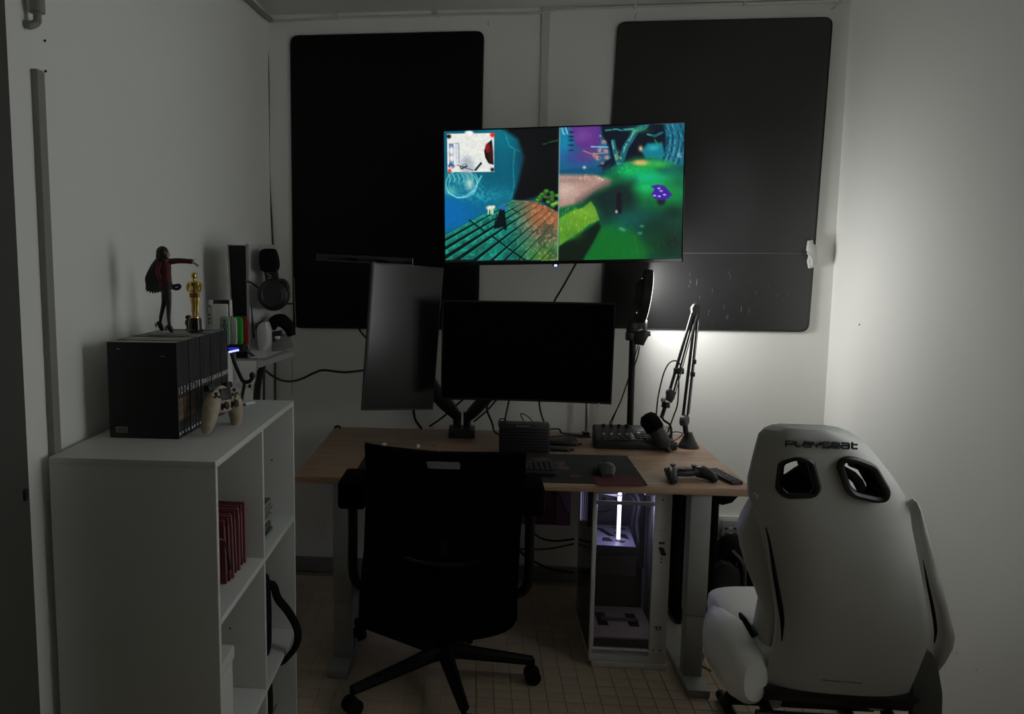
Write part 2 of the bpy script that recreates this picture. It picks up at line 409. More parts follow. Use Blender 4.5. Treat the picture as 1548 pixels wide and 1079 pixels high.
    for a, c, w_ in gaps: 
        t = np.clip((X-a[0])/(c[0]-a[0]), 0, 1); yy = a[1]+(c[1]-a[1])*t; m = np.clip((w_*(1.25-t)-np.abs(Y-yy))/2+.5, 0, 1)*(X < c[0]); mix((2, 14, 14), m*pmask*(.95-.45*hue))
        m = np.clip((2-np.abs(Y-yy-w_*(1.25-t)-1))/2+.5, 0, 1)*(X < c[0]); mix((70, 190, 160), m*pmask*(1-hue)*.6)
    line((3, 18, 16), ((258, 592), (345, 655)), 4); line((3, 18, 16), ((385, 680), (470, 745), (580, 825)), 4); line((3, 18, 16), ((500, 530), (545, 560)), 3, .7)
    for i in range(22):
        sx = 645+rnd.uniform(0, 115); sy = 425+rnd.uniform(0, 95)
        if sy < 420+(sx-640)*.2 or sy > 490+(sx-640)*.35: continue
        blob((30, 40, 20), sx, sy, 17, 12, .9, 6); blob((60, 130+rnd.uniform(-25, 40), 50), sx, sy, 13, 9, .9, 5)
    blob((200, 235, 120), 745, 505, 20, 9, .7)
    # small creature and hooded player
    blob((215, 222, 190), 378, 525, 24, 13, 1, 5); blob((215, 222, 190), 398, 520, 9, 9, 1, 4)
    for x_ in (368, 384, 394): line((205, 215, 185), ((x_, 530), (x_-2, 560)), 3)
    poly((6, 12, 18), ((432, 535), (460, 535), (472, 640), (462, 655), (450, 632), (412, 640), (400, 645), (408, 610)), 4)
    blob((40, 90, 190), 449, 524, 17, 15, 1, 4); line((8, 14, 20), ((415, 560), (400, 635)), 3)
    # picture-in-picture window of the player
    poly((222, 224, 218), ((134, 124), (404, 118), (402, 328), (136, 330)), 3)
    blob((235, 238, 235), 262, 118, 26, 13, 1, 5)
    poly((70, 100, 150), ((146, 176), (172, 176), (172, 300), (146, 300)), 3, .8); poly((200, 206, 215), ((180, 175), (202, 175), (202, 280), (180, 285)), 2, .9); line((120, 140, 170), ((180, 175), (203, 175), (203, 280)), 2)
    blob((230, 225, 225), 160, 215, 14, 22, 1, 4); blob((235, 230, 225), 162, 255, 16, 18, 1, 4); blob((30, 30, 90), 158, 296, 18, 12, 1, 3, tex=(nf > .4)*1.)
    blob((160, 172, 182), 250, 290, 44, 48, .9, 4); blob((205, 212, 214), 330, 280, 40, 20, .6)
    poly((22, 14, 16), ((392, 152), (400, 290), (370, 282), (352, 250), (346, 215), (360, 178)), 3); blob((150, 20, 24), 368, 200, 16, 26, .95, 4); blob((60, 20, 22), 386, 230, 14, 50, .8, 4)
    line((20, 24, 34), ((296, 318), (328, 282)), 6); poly((60, 66, 80), ((205, 300), (245, 282), (252, 300), (215, 318)), 2); line((235, 235, 235), ((215, 302), (242, 290)), 2); line((60, 40, 60), ((190, 290), (250, 310), (285, 320)), 2)
    blob((220, 30, 24), 395, 128, 15, 13, 1, 4); blob((215, 40, 40), 147, 322, 12, 9, 1, 4); blob((14, 14, 18), 145, 138, 14, 12, 1, 4, tex=(nf > .35)*1.); blob((14, 14, 18), 392, 316, 11, 11, 1, 4)
    # ---- right half
    Rm = (~left)
    Z = I.copy(); I[Rm] = (8, 92, 50)
    r = lambda m: m*Rm
    def rb(c, x, y, rx, ry, k=1., pw=2, tex=1.): blob(c, x, y, rx, ry, k, pw, r(tex*np.ones_like(X)))
    def rp(c, P, soft=6, k=1., tex=1.): poly(c, P, soft, k, r(tex*np.ones_like(X)))
    def rl(c, P, w_, k=1., tex=1.): line(c, P, w_, k, r(tex*np.ones_like(X)))
    rp((20, 92, 128), ((765, 60), (1480, 40), (1480, 310), (765, 330)), 30)
    rp((86, 44, 128), ((830, 70), (1005, 66), (1000, 170), (960, 215), (870, 190), (835, 120)), 14); rb((130, 80, 150), 900, 130, 60, 40, .5)
    rb((16, 130, 165), 800, 170, 40, 90, .9); rl((120, 190, 215), ((788, 85), (792, 115), (800, 120)), 5, .8); rl((140, 200, 220), ((806, 84), (818, 118)), 4, .8)
    for yy in (110, 135, 155, 182, 210): rb((10, 24, 46), 838, yy, 16, 6, .85, 3)
    rb((60, 60, 140), 880, 250, 90, 50, .8); rb((110, 50, 110), 930, 230, 60, 40, .7)
    rp((8, 16, 30), ((1002, 60), (1200, 66), (1250, 62), (1360, 60), (1360, 250), (1240, 262), (1160, 280), (1090, 300), (1030, 320), (985, 300), (1060, 250), (1040, 180), (1010, 130)), 16)
    for P_, w_ in ((((1250, 70), (1195, 100), (1170, 145), (1140, 190), (1118, 255)), 17), (((1130, 95), (1190, 90), (1270, 62)), 7), (((1070, 160), (1080, 220), (1100, 290)), 12), (((1260, 120), (1300, 130), (1340, 110)), 6), (((1030, 100), (1090, 92), (1120, 100)), 5)):
        rl((24, 90, 104), P_, w_, 1); rl((100, 175, 160), [(a-w_*.3, c) for a, c in P_], w_*.3, .9, (nf > .4)*1.)
    rb((60, 165, 90), 1210, 95, 50, 16, .7, tex=nf*1.6); rb((120, 150, 110), 1095, 240, 16, 26, .8, tex=(nf > .45)*1.)
    rp((14, 120, 140), ((1225, 215), (1260, 170), (1340, 165), (1360, 260), (1250, 255)), 16, .95); rb((230, 190, 140), 1222, 200, 11, 15, .95)
    rb((60, 190, 190), 1290, 195, 30, 14, .6); rl((50, 150, 50), ((1300, 150), (1315, 180)), 4, .7)
    rp((22, 96, 122), ((1345, 60), (1470, 55), (1462, 290), (1330, 300), (1352, 230), (1368, 150)), 8)
    for i in range(7): 
        xx = 1360+i*15+rnd.uniform(-4, 4); rl(((12, 44, 64), (60, 145, 160))[i % 2], ((xx-10+rnd.uniform(-8, 8), 62), (xx+10, 135), (xx-4+rnd.uniform(-6, 6), 215), (xx-30, 300)), 3+rnd.uniform(0, 3), .9, (nf > .42)*.9)
    rb((180, 220, 220), 1438, 238, 12, 14, .8, tex=(nf > .45)*1.)
    for x_, y_, q in ((1020, 165, 14), (1000, 210, 16), (962, 235, 13), (985, 250, 18), (1030, 215, 14), (1035, 250, 14), (1000, 130, 6), (1010, 282, 10)): rb((225, 150, 120), x_, y_, q, q*.9, .8, 3, (nf > .36)*1.)
    rl((180, 130, 150), ((905, 212), (955, 232), (1040, 222)), 3, .8); rl((150, 190, 230), ((950, 190), (1040, 192)), 4, .8)
    rp((14, 30, 60), ((1010, 300), (1050, 285), (1100, 320), (1050, 350), (985, 345)), 10, .8)
    rb((40, 150, 130), 1130, 285, 50, 16, .7, tex=nf*1.6)
    # ground
    rt = np.random.RandomState(5)
    rp((16, 140, 66), ((985, 372), (1080, 318), (1190, 262), (1290, 258), (1480, 330), (1480, 470), (985, 480)), 60)
    rp((8, 40, 44), ((1290, 300), (1480, 300), (1480, 350), (1330, 345)), 40, .7); rb((10, 70, 60), 1080, 350, 50, 26, .6); rp((18, 74, 110), ((765, 318), (1010, 300), (1010, 350), (765, 350)), 12, .9)
    rb((226, 178, 92), 1222, 280, 46, 17, .95, 3); rb((60, 185, 60), 1320, 290, 60, 22, .7); rb((10, 175, 125), 1250, 362, 120, 38, .85); rb((20, 190, 90), 1170, 325, 90, 22, .6, tex=nf*1.6); rb((10, 120, 110), 1400, 330, 60, 24, .6)
    rb((36, 200, 90), 1120, 315, 60, 20, .6, tex=(nf > .5)*1.)
    rp((168, 134, 124), ((765, 345), (960, 348), (1060, 375), (1050, 410), (960, 450), (900, 500), (765, 530)), 24); rb((215, 190, 178), 800, 430, 70, 50, .6); rb((110, 90, 90), 830, 380, 90, 14, .5, tex=nf*1.6)
    for i in range(26): rb((232, 190, 172), 900+rnd.uniform(-30, 120), 365+rnd.uniform(-14, 14)-(i % 3)*3, 4, 3, .8, 3)
    rb((225, 222, 210), 910, 305, 9, 8, .9)
    rp((16, 34, 34), ((985, 430), (1090, 378), (1180, 380), (1200, 470), (1190, 560), (1100, 600), (1010, 620), (985, 560), (950, 500), (880, 500)), 75, .97)
    rb((8, 70, 62), 1440, 400, 60, 60, .7); rp((10, 50, 44), ((1130, 540), (1480, 560), (1480, 840), (1250, 840), (1130, 640)), 60, .75); rb((16, 130, 58), 1390, 455, 70, 55, .8); rb((24, 190, 110), 1250, 420, 60, 24, .6)
    rp((9, 100, 34), ((1000, 640), (1180, 660), (1270, 780), (1240, 840), (900, 840), (960, 720)), 50, .95); rb((12, 90, 90), 1170, 600, 120, 60, .6); rb((6, 60, 20), 1330, 740, 90, 70, .6)
    rb((8, 30, 26), 1400, 560, 60, 40, .7); rp((9, 20, 12), ((765, 745), (850, 700), (985, 612), (1000, 640), (960, 720), (890, 840), (750, 840)), 14, .95); rb((10, 26, 22), 1400, 740, 90, 90, .75); rb((8, 30, 20), 1290, 640, 90, 50, .5)
    rp((92, 146, 40), ((765, 590), (790, 575), (838, 545), (900, 530), (945, 494), (968, 530), (992, 600), (940, 622), (880, 668), (800, 718), (765, 745)), 8); rb((140, 185, 62), 900, 560, 60, 22, .6, tex=nf*1.6); rb((60, 120, 36), 830, 680, 60, 30, .7); rb((70, 150, 60), 790, 600, 30, 30, .5)
    rp((18, 16, 28), ((1090, 455), (1112, 455), (1120, 500), (1112, 568), (1084, 560), (1084, 490)), 6); rb((12, 12, 18), 1102, 455, 15, 11, 1, 4); rb((200, 190, 180), 1086, 555, 8, 10, .8, 4)
    rb((26, 22, 34), 1332, 498, 24, 26, .95, 5); rp((58, 28, 150), ((1278, 460), (1296, 430), (1276, 412), (1310, 404), (1350, 410), (1372, 438), (1394, 462), (1370, 484), (1335, 492), (1295, 482)), 6)
    for _ in range(90):
        a_ = rt.uniform(1000, 1440); c_ = rt.uniform(600, 815); rl((20, 130+rt.uniform(-40, 30), 50), ((a_, c_), (a_+rt.uniform(-4, 4), c_-rt.uniform(6, 16))), 1.5, .35)
    for _ in range(70):
        a_ = rt.uniform(775, 985); c_ = rt.uniform(540, 700); m_ = 1. if c_ < 745-(a_-765)*.6 else 0.
        rl((165, 210, 80), ((a_, c_), (a_+rt.uniform(-3, 3), c_-14)), 1.5, .4*m_)
    for x_, y_ in ((1320, 425), (1296, 466), (1322, 470), (1350, 462), (1332, 440)): rb((205, 190, 225), x_, y_, 9, 5, .9, 4)
    for x_, y_ in ((1110, 652), (1125, 660), (1215, 680), (1225, 640)): rb((90, 180, 150), x_, y_, 12, 8, .6)
    rl((70, 120, 50), ((1180, 690), (1205, 800)), 1.5, .7)
    d = np.abs(X-(775-(Y-80)*18/740)); mix((180, 190, 185), np.clip(1.5-d/3, 0, 1)*.55)
    I *= (.90+.18*fbm(X, Y, 9, 31, 2))[..., None]
    I = np.clip(I, 0, 255)/255; return np.where(I <= .04045, I/12.92, ((I+.055)/1.055)**2.4)
tvc = Vector((.332, 3.40, 1.7925)); TW, TH = .935, .535; roll = R(1.15)
TVM = Matrix.Translation(tvc) @ Matrix.Rotation(-roll, 4, 'Y')
t = thing('television', 'large slim television showing a split screen fantasy game', 'television', (tvc.x, 3.43, tvc.z-TH/2))
obj('housing', B().box((-TW/2, .004, -TH/2), (TW/2, .03, TH/2), .004, TVM).box((-TW/2+.1, .03, -TH/2+.05), (TW/2-.1, .055, TH/2-.12), .008, TVM), blk, t)
bz = .0055; b = B()
for a, c in (((-TW/2, 0, TH/2-bz), (TW/2, .006, TH/2)), ((-TW/2, 0, -TH/2), (TW/2, .006, -TH/2+.014)), ((-TW/2, 0, -TH/2), (-TW/2+bz, .006, TH/2)), ((TW/2-bz, 0, -TH/2), (TW/2, .006, TH/2))): b.box(a, c, .001, TVM)
obj('bezel', b, gloss, t)
NX, NY = 420, 236; img = tv_picture(NX, NY)
us = np.linspace(-TW/2+bz, TW/2-bz, NX); vs = np.linspace(TH/2-bz, -TH/2+.014, NY)
gx, gz = np.meshgrid(us, vs); co = np.zeros((NX*NY, 3)); co[:, 0] = gx.ravel(); co[:, 1] = .003; co[:, 2] = gz.ravel()
Mn = np.array(TVM); co = co @ Mn[:3, :3].T + Mn[:3, 3]
me = bpy.data.meshes.new('screen')
ii = np.arange(NX*NY).reshape(NY, NX); q = np.stack([ii[:-1, :-1], ii[1:, :-1], ii[1:, 1:], ii[:-1, 1:]], -1).reshape(-1, 4)
me.vertices.add(NX*NY); me.vertices.foreach_set('co', co.ravel()); me.loops.add(q.size); me.loops.foreach_set('vertex_index', q.ravel())
me.polygons.add(len(q)); me.polygons.foreach_set('loop_start', np.arange(0, q.size, 4)); me.update(calc_edges=True)
ca = me.color_attributes.new('picture', 'FLOAT_COLOR', 'POINT'); ca.data.foreach_set('color', np.concatenate([img.reshape(-1, 3), np.ones((NX*NY, 1))], 1).ravel())
sm = bpy.data.materials.new('tv_picture'); sm.use_nodes = True; N = sm.node_tree.nodes; at = N.new('ShaderNodeAttribute'); at.attribute_name = 'picture'
P_ = N['Principled BSDF']; P_.inputs['Base Color'].default_value = (.01, .01, .01, 1); P_.inputs['Roughness'].default_value = .35
sm.node_tree.links.new(at.outputs['Color'], P_.inputs['Emission Color']); P_.inputs['Emission Strength'].default_value = TV_GAIN
obj('screen', me, sm, t, smooth=False)
obj('status_light', B().box((-.03, -.002, -TH/2-.009), (-.018, .004, -TH/2-.001), .002, TVM), mat('blue_led', (.1, .1, .9), .4, emit=(.15, .2, 1), es=6), t)
obj('badge', B().box((-.036, -.001, -TH/2-.008), (-.012, .006, -TH/2+.001), .002, TVM), blk, t)
obj('wall_mount', B().box((.1, .05, -.1), (.3, .075, .1), .004, TVM).box((.18, .06, -.03), (.22, YB-3.40, .03), .004, TVM).box((.12, YB-3.42, -.12), (.28, YB-3.40, .12), .004, TVM), metal_blk, t)
cable([atY(871, 398, 3.5), atY(852, 432, 3.7), atY(838, 456, 3.75), atY(828, 480, 3.78), atY(815, 600, 3.8), atY(826, 650, 3.8)], .0045, 'black cable slanting down from beneath the television to the landscape screen')

# ------------------------------------------------------------ desk
ZD = .742; dx0, dx1, dy0, dy1 = -.665, .985, 2.985, 3.90
t = thing('desk', 'long light wood desk on pale metal legs against the back wall', 'desk', (.16, 3.4, 0))
obj('desktop', B().box((dx0, dy0, ZD-.028), (dx1, dy1, ZD), .004), wood('desk_wood', (.30, .19, .125), (.44, .30, .20)), t)
for s, x in ((1, .776), (-1, -.520)):
    lg = obj('leg', B().box((x, 3.005, .02), (x+.066, 3.065, .30), .005).box((x-.002, 3.0, .26), (x+.070, 3.07, ZD-.028), .004), greym, t)
    obj('foot', B().box((x-.010, 2.90, 0), (x+.068, 3.72, .030), .005), greym, t)
    obj('top_bracket', B().box((x-.01, 3.07, ZD-.055), (x+.07, 3.72, ZD-.028), .004), greym, t)
obj('crossbeam', B().box((-.5, 3.24, ZD-.06), (.82, 3.29, ZD-.03), .004), greym, t)
q = atZ(655, 674, ZD+.0002)
obj('knot', B().lathe([(.0001, 0), (.008, 0), (.008, .0004), (.0001, .0004)], q), mat('wood_knot', (.07, .045, .03), .6), t)
# white bracket on the leg
b = B(); P = [atY(x, y, 3.01) for x, y in ((1041, 821), (1047, 820), (1049, 848), (1043, 833))]; b.prism(P, (0, .004, 0)); 
br = obj('cable_bracket', b, white, t); obj('screw', B().cyl(atY(1044, 826, 3.008), atY(1044, 826, 3.004), .0035, n=8), blk, br)

# mouse mat with print
pq = [atZ(x, y, ZD) for x, y in ((535.4, 719.5), (980.5, 736.5), (946.6, 688.8), (551, 680))]
t = thing('desk_mat', 'large black desk mat with a faded red print', 'mat', (.1, 3.2, ZD))
pq = [Vector((-.445, 3.0, ZD)), Vector((.62, 2.99, ZD)), Vector((.625, 3.44, ZD)), Vector((-.44, 3.44, ZD))]
obj('mat_sheet', B().prism([p for p in roundpoly(pq, .012)], (0, 0, .003), .0005), mat('mat_black', (.010, .010, .011), .8), t)
pr = mat('mat_print_red', (.085, .010, .014), .8, var=.5, scale=15); pw = mat('mat_print_pale', (.13, .10, .10), .8)
def flat(pts, z=.0033): return [atZ(x, y, ZD+z) for x, y in pts]
obj('red_print', B().prism(flat(((895, 722), (925, 716), (965, 723), (976, 735), (905, 734))), (0, 0, .0002)), pr, t)
obj('red_print', B().prism(flat(((700, 715), (760, 712), (800, 722), (720, 727))), (0, 0, .0002)), pr, t)
for P in (((836, 700), (848, 697), (856, 699), (850, 706)), ((845, 704), (862, 706), (858, 711), (840, 708)), ((800, 693), (828, 692), (834, 696), (812, 698)), ((862, 718), (880, 720), (876, 722), (862, 721))): obj('pale_print', B().prism(flat(P), (0, 0, .0002)), mat('mat_print_pink', (.11, .055, .06), .8), t)
b = B()
for P in (((640, 686), (642, 686), (646, 681), (644, 681)), ((657, 687), (660, 687), (667, 681), (664, 681)), ((668, 689), (670, 689), (676, 683), (674, 683)), ((686, 684), (689, 684), (688, 690), (685, 690)), ((688, 686), (692, 683), (693, 684), (689, 688))): b.prism(flat(P), (0, 0, .0002))
obj('white_print', b, mat('mat_print_white', (.5, .5, .5), .7), t)

# keyboard
t = thing('keyboard', 'black compact keyboard beside the mouse, half hidden by the chair', 'keyboard', (.14, 3.13, ZD+.003)); kz = ZD+.003
obj('case', B().box((-.06, 3.065, kz), (.305, 3.205, kz+.022), .005), blk, t)
kb = B().box((-.0078, -.0078, 0), (.0078, .0078, .008), .002, seg=1); km = bpy.data.meshes.new('keycap'); kb.b.to_mesh(km); kb.b.free(); km.materials.append(mat('keycap', (.02, .02, .022), .5))
for i in range(18):
    for j in range(7):
        o = bpy.data.objects.new('keycap', km); COL.objects.link(o); o.parent = t; o.location = Vector((-.048+i*.0201, 3.078+j*.0188, kz+.021))-Vector((.14, 3.13, ZD+.003))
# mouse
mq = atZ(918, 722, ZD+.003)
t = thing('computer_mouse', 'rounded black computer mouse on the desk mat', 'mouse', (mq.x, mq.y+.05, kz))
rows = []
for k in range(13):
    a = k/12; w_ = .034*math.sin(math.pi*(.12+.76*a))**.5; h_ = .021*math.sin(math.pi*(.06+.80*a))**.6
    rows.append(((mq.x+.004*math.sin(a*3), mq.y-.005+a*.118, kz+h_), (w_, 0, 0), (0, 0, h_)))
obj('shell', B().pillow(rows, 10, 2.4), mat('mouse_black', (.035, .035, .037), .4), t)
obj('scroll_wheel', B().cyl((mq.x-.004, mq.y+.088, kz+.036), (mq.x+.006, mq.y+.088, kz+.036), .009, n=14), blk2, t)
obj('side_button', B().box((mq.x-.038, mq.y+.03, kz+.02), (mq.x-.03, mq.y+.07, kz+.027), .003), blk2, t)

# game pad (generic two handled pad), built along local x, front to local -y
def gamepad(name, label, loc, rz, M, body, stick, btn, tp=None, up=0, marks=None):
    t = thing(name, label, 'controller', loc)
    W = Matrix.Translation(Vector(loc)) @ M
    b = B(); rows = []
    for k in range(17):
        a = -1+2*k/16; x = a*.062; d = .030+.006*math.cos(a*3); hh = .016-.003*abs(a)
        if abs(a) > .93: d *= .7; hh *= .7
        rows.append((W @ Vector((x, .004*(1-abs(a)), .026)), W.to_3x3() @ Vector((0, d, 0)), W.to_3x3() @ Vector((0, 0, hh))))
    b.pillow(rows, 8, 2.6)
    for s in (-1, 1):
        J = [Vector((s*.045, .004, .026)), Vector((s*.060, -.012, .026)), Vector((s*.070, -.035, .022)), Vector((s*.077, -.058, .014)), Vector((s*.079, -.072, .009))]
        b.tube([W @ j for j in J], [.021, .024, .0205, .0165, .009], 12, 4)
    obj('body', b, body, t)
    for x, y in ((-.026, -.014), (.026, -.014)) if tp else ((-.045, .010), (.024, -.014)):
        obj('thumbstick', B().lathe([(.011, 0), (.006, .004), (.006, .010), (.0105, .012), (.0105, .016), (.004, .0155)], W @ Vector((x, y, .038)), W.to_3x3() @ Vector((0, 0, 1)), 14), stick, t)
    for k in range(4):
        x = .048+.011*math.cos(k*math.pi/2); y = .010+.011*math.sin(k*math.pi/2)
        obj('button', B().lathe([(.0045, 0), (.0045, .004), (.003, .005)], W @ Vector((x, y, .0395)), W.to_3x3() @ Vector((0, 0, 1)), 10), btn, t)
    dp = B(); cx_, cy_2 = (-.048, .010) if tp else (-.022, -.016)
    dp.box((cx_-.013, cy_2-.004, .039), (cx_+.013, cy_2+.004, .0435), .001, W); dp.box((cx_-.004, cy_2-.013, .039), (cx_+.004, cy_2+.013, .0435), .001, W); obj('direction_pad', dp, btn, t)
    for s in (-1, 1): obj('trigger', B().box((s*.047-.016, .028, .014), (s*.047+.016, .046, .034), .006, W), stick, t)
    if tp: obj('touchpad', B().box((-.027, -.001, .036), (.027, .030, .0435), .003, W), tp, t)
    return t
pq_ = atZ(1028, 728, ZD)
gp = gamepad('game_controller', 'black game controller with two sticks near the desk edge', (.775, 3.10, ZD+.002), 0, Matrix.Rotation(R(14), 4, 'Z'), mat('pad_black', (.016, .016, .018), .38), blk2, mat('pad_button', (.03, .03, .03), .4))
obj('side_trim', B().tube([(.733, 3.065, ZD+.012), (.731, 3.06, ZD+.022), (.735, 3.062, ZD+.034)], .0016, 6), mat('pale_trim', (.5, .5, .5), .4), gp)

# remote control
M = Matrix.Translation(Vector((.917, 3.12, ZD+.008))) @ Matrix.Rotation(R(18), 4, 'Z') @ Matrix.Rotation(R(3), 4, 'X')
t = thing('remote_control', 'slim black remote control with rows of small buttons', 'remote', (.917, 3.12, ZD))
obj('body', B().box((-.024, -.085, -.008), (.024, .085, .010), .006, M), blk2, t)
obj('red_tip', B().box((-.010, -.0862, -.003), (.010, -.083, .003), .001, M), red_m, t)
rb_ = mat('remote_button', (.11, .11, .11), .5)
for i in range(3):
    for j in range(10): obj('button', B().box((-.018+i*.013, -.07+j*.0145, .0095), (-.009+i*.013, -.0605+j*.0145, .0125), .001, M, 1), rb_, t)

# ------------------------------------------------------------ small things at the back of the desk
# upright ribbed box
t = thing('desk_box', 'upright ribbed black device box with a faint pale mark', 'device', (.2, 3.45, ZD))
a = atY(755, 640, 3.46); c = atY(830, 686, 3.46)
b = B().box((a.x, 3.45, ZD), (c.x, 3.52, a.z), .006); obj('housing', b, blk2, t)
for k in range(8): 
    z = ZD+.012+k*.0125; obj('rib', B().box((a.x+.006, 3.446, z), (c.x-.006, 3.452, z+.006), .001), blk, t)
q = atY(791, 643.5, 3.449); tm = B().cyl((q.x-.022, 3.4485, a.z-.008), (q.x-.022, 3.4475, a.z-.008), .0034, n=14)
for k in range(7): tm.box((q.x-.016+k*.0062, 3.4475, a.z-.010), (q.x-.0115+k*.0062, 3.4487, a.z-.0065))
obj('faint_mark', tm, mat('pale_print', (.30, .30, .30), .6), t, smooth=False)
# dark flat devices behind
for nm, lb, x0_, x1_, ya, yb_, z0, z1 in (('audio_interface', 'flat black device with cables lying right of the ribbed box', 830, 874, 3.60, 3.70, 0, .022), ('charger', 'small black charger lying in front of the flat black device', 832, 862, 3.49, 3.535, 0, .014)):
    a = atY(x0_, 670, ya); c = atY(x1_, 670, ya)
    t = thing(nm, lb, 'device', ((a.x+c.x)/2, ya, ZD))
    obj('body', B().box((a.x, ya, ZD+z0), (c.x, yb_, ZD+z1), .004), blk2, t); obj('front_strip', B().box((a.x+.01, ya-.0015, ZD+.004), (c.x-.01, ya+.001, ZD+.009), .0005), gloss, t)
    obj('plug', B().box((c.x-.002, ya+.01, ZD+.003), (c.x+.018, ya+.024, ZD+.012), .002), blk, t)
# silver post behind the landscape screen
t = thing('silver_post', 'slim silver post on a black foot behind the landscape screen', 'post', atY(886, 652, 3.85))
q = atY(886, 651, 3.85)
obj('tube', B().cyl((q.x, 3.84, ZD+.012), (q.x, 3.84, 1.25), .0085, n=14), steel, t); obj('foot', B().box((q.x-.018, 3.825, ZD), (q.x+.014, 3.86, ZD+.016), .004), blk, t)
obj('clamp_head', B().box((q.x-.02, 3.81, 1.22), (q.x+.02, 3.85, 1.27), .006), blk, t)
# small pale items behind the chair back
for x, y, s_, lb in ((581, 676, .009, 'tiny pale cube on the desk above the chair back, left one'), (632, 677, .007, 'tiny pale cube on the desk above the chair back, right one')):
    q = atZ(x, y, ZD+.003 if y > 690 else ZD); t = thing('small_cube', lb, 'cube', q); obj('body', B().box((q.x-s_, q.y-s_, ZD), (q.x+s_, q.y+s_, ZD+2*s_), .003), white, t); obj('cap', B().box((q.x-s_*.5, q.y-s_*.5, ZD+2*s_-.001), (q.x+s_*.5, q.y+s_*.5, ZD+2*s_+.002), .001), paper, t)
q = atY(510, 642, 3.86); tag(obj('cable_clip', B().tube([(q.x-.012, 3.85, ZD+.004), (q.x-.004, 3.85, ZD+.012), (q.x+.008, 3.855, ZD+.012), (q.x+.014, 3.86, ZD+.003)], .005, 8, 3), blk), 'small black cable clip at the back left of the desk', 'clip')

# mixer
t = thing('audio_mixer', 'black audio mixer with four pale faders on the desk', 'mixer', (.66, 3.64, ZD))
x0_, x1_ = atY(900, 680, 3.57).x, atY(1020, 680, 3.57).x
P = [(x0_, 3.565, ZD), (x0_, 3.69, ZD), (x0_, 3.69, ZD+.082), (x0_, 3.575, ZD+.036), (x0_, 3.565, ZD+.03)]
obj('housing', B().prism([Vector(p) for p in P], (x1_-x0_, 0, 0), .006), mat('mixer_black', (.018, .018, .02), .4), t)
sl = Matrix.Translation(Vector((x0_, 3.575, ZD+.0365))) @ Matrix.Rotation(math.atan2(.046, .115), 4, 'X') @ Matrix.Diagonal((1, .54, 1, 1))
wd = x1_-x0_
obj('face_plate', B().box((.008, .006, 0), (wd-.008, .22, .0025), .001, sl), mat('mixer_face', (.09, .092, .095), .35), t)
for k in range(4):
    x = .036+k*.033
    obj('fader_slot', B().box((x-.0015, .03, .002), (x+.0015, .15, .0034), 0, sl), blk, t)
    f = obj('fader', B().box((x-.007, .058, .003), (x+.007, .078, .012), .002, sl), mat('fader_cap', (.12, .12, .12), .4), t)
    obj('fader_mark', B().box((x-.004, .0575, .006), (x+.006, .064, .0125), .001, sl), mat('fader_white', (.75, .75, .75), .4), f)
for k in range(6): obj('pad_key', B().box((.17+k % 3*.026, .02+k//3*.03, .002), (.19+k % 3*.026, .042+k//3*.03, .008), .002, sl), blk2, t)
obj('screen', B().box((.165, .09, .002), (.24, .17, .006), .002, sl), mat('mixer_screen', (.25, .27, .28), .15), t)
for k in range(4): obj('knob', B().lathe([(.008, 0), (.0075, .012), (.005, .013)], sl @ Vector((.045+k*.033, .185, .002)), (0, -.2, 1), 12), blk2, t)
for k in range(5): obj('small_key', B().box((.02+k*.028, .014, .002), (.038+k*.028, .024, .006), .001, sl), blk2, t)
obj('pale_panel', B().box((.150, .012, .0015), (.163, .10, .005), .001, sl).box((.150, .092, .0015), (.20, .10, .005), .001, sl), mat('pale_panel', (.4, .4, .39), .3), t)

# ------------------------------------------------------------ ring light on desk pole
PY = 3.72; pb = atY(952.5, 640, PY)
t = thing('ring_light', 'black ring light seen edge-on atop its black desk pole', 'lamp', (pb.x, PY, ZD))
obj('pole', B().tube([(pb.x, PY, ZD), (pb.x-.002, PY, atY(952, 500, PY).z)], .0145, 14), metal_blk, t)
obj('base_clamp', B().lathe([(.032, 0), (.032, .01), (.018, .03), (.016, .05)], (pb.x, PY, ZD)), metal_blk, t)
hc = atY(959, 505, PY)
b = B().box((hc.x-.036, PY-.022, hc.z-.028), (hc.x-.004, PY+.022, hc.z+.006), .004).box((hc.x-.034, PY-.018, hc.z+.004), (hc.x+.012, PY+.018, hc.z+.052), .008)
b.prism([atY(x, y, PY-.02) for x, y in ((958, 512), (962, 503), (976, 500), (984, 502), (978, 513), (973, 523), (961, 521))], (0, .04, 0), .002)
obj('clamp', b, blk, t); obj('clamp_knob', B().lathe([(.008, 0), (.013, .004), (.013, .018), (.006, .02)], atY(976, 506, PY), (1, 0, .3), 6), blk, t)
obj('bracket', B().prism([atY(x, y, PY-.01) for x, y in ((964, 490), (979, 484), (978, 500), (974, 502), (972, 492), (966, 500))], (0, .02, 0), .002), mat('grey_bracket', (.10, .10, .10), .4), t)
rc = atY(974, 448, PY); n = Vector((.985, -.085, -.12)).normalized()
prof_o = .116; t1 = n.orthogonal().normalized(); t2 = n.cross(t1)
def ringmesh(b, ro, ri, h0, h1, k=48):
    rg = []
    for rr, hh in ((ro, h0), (ro, h1), (ri, h1), (ri, h0)): rg.append([rc+n*hh+(t1*math.cos(2*math.pi*i/k)+t2*math.sin(2*math.pi*i/k))*rr for i in range(k)])
    return b.rings(rg, closed=True)
obj('ring_housing', ringmesh(B(), .116, .050, -.014, .016), blk, t)
obj('back_hub', B().lathe([(.03, -.052), (.052, -.045), (.078, -.014), (.078, -.012), (.04, .0)], rc, n, 32), blk, t)
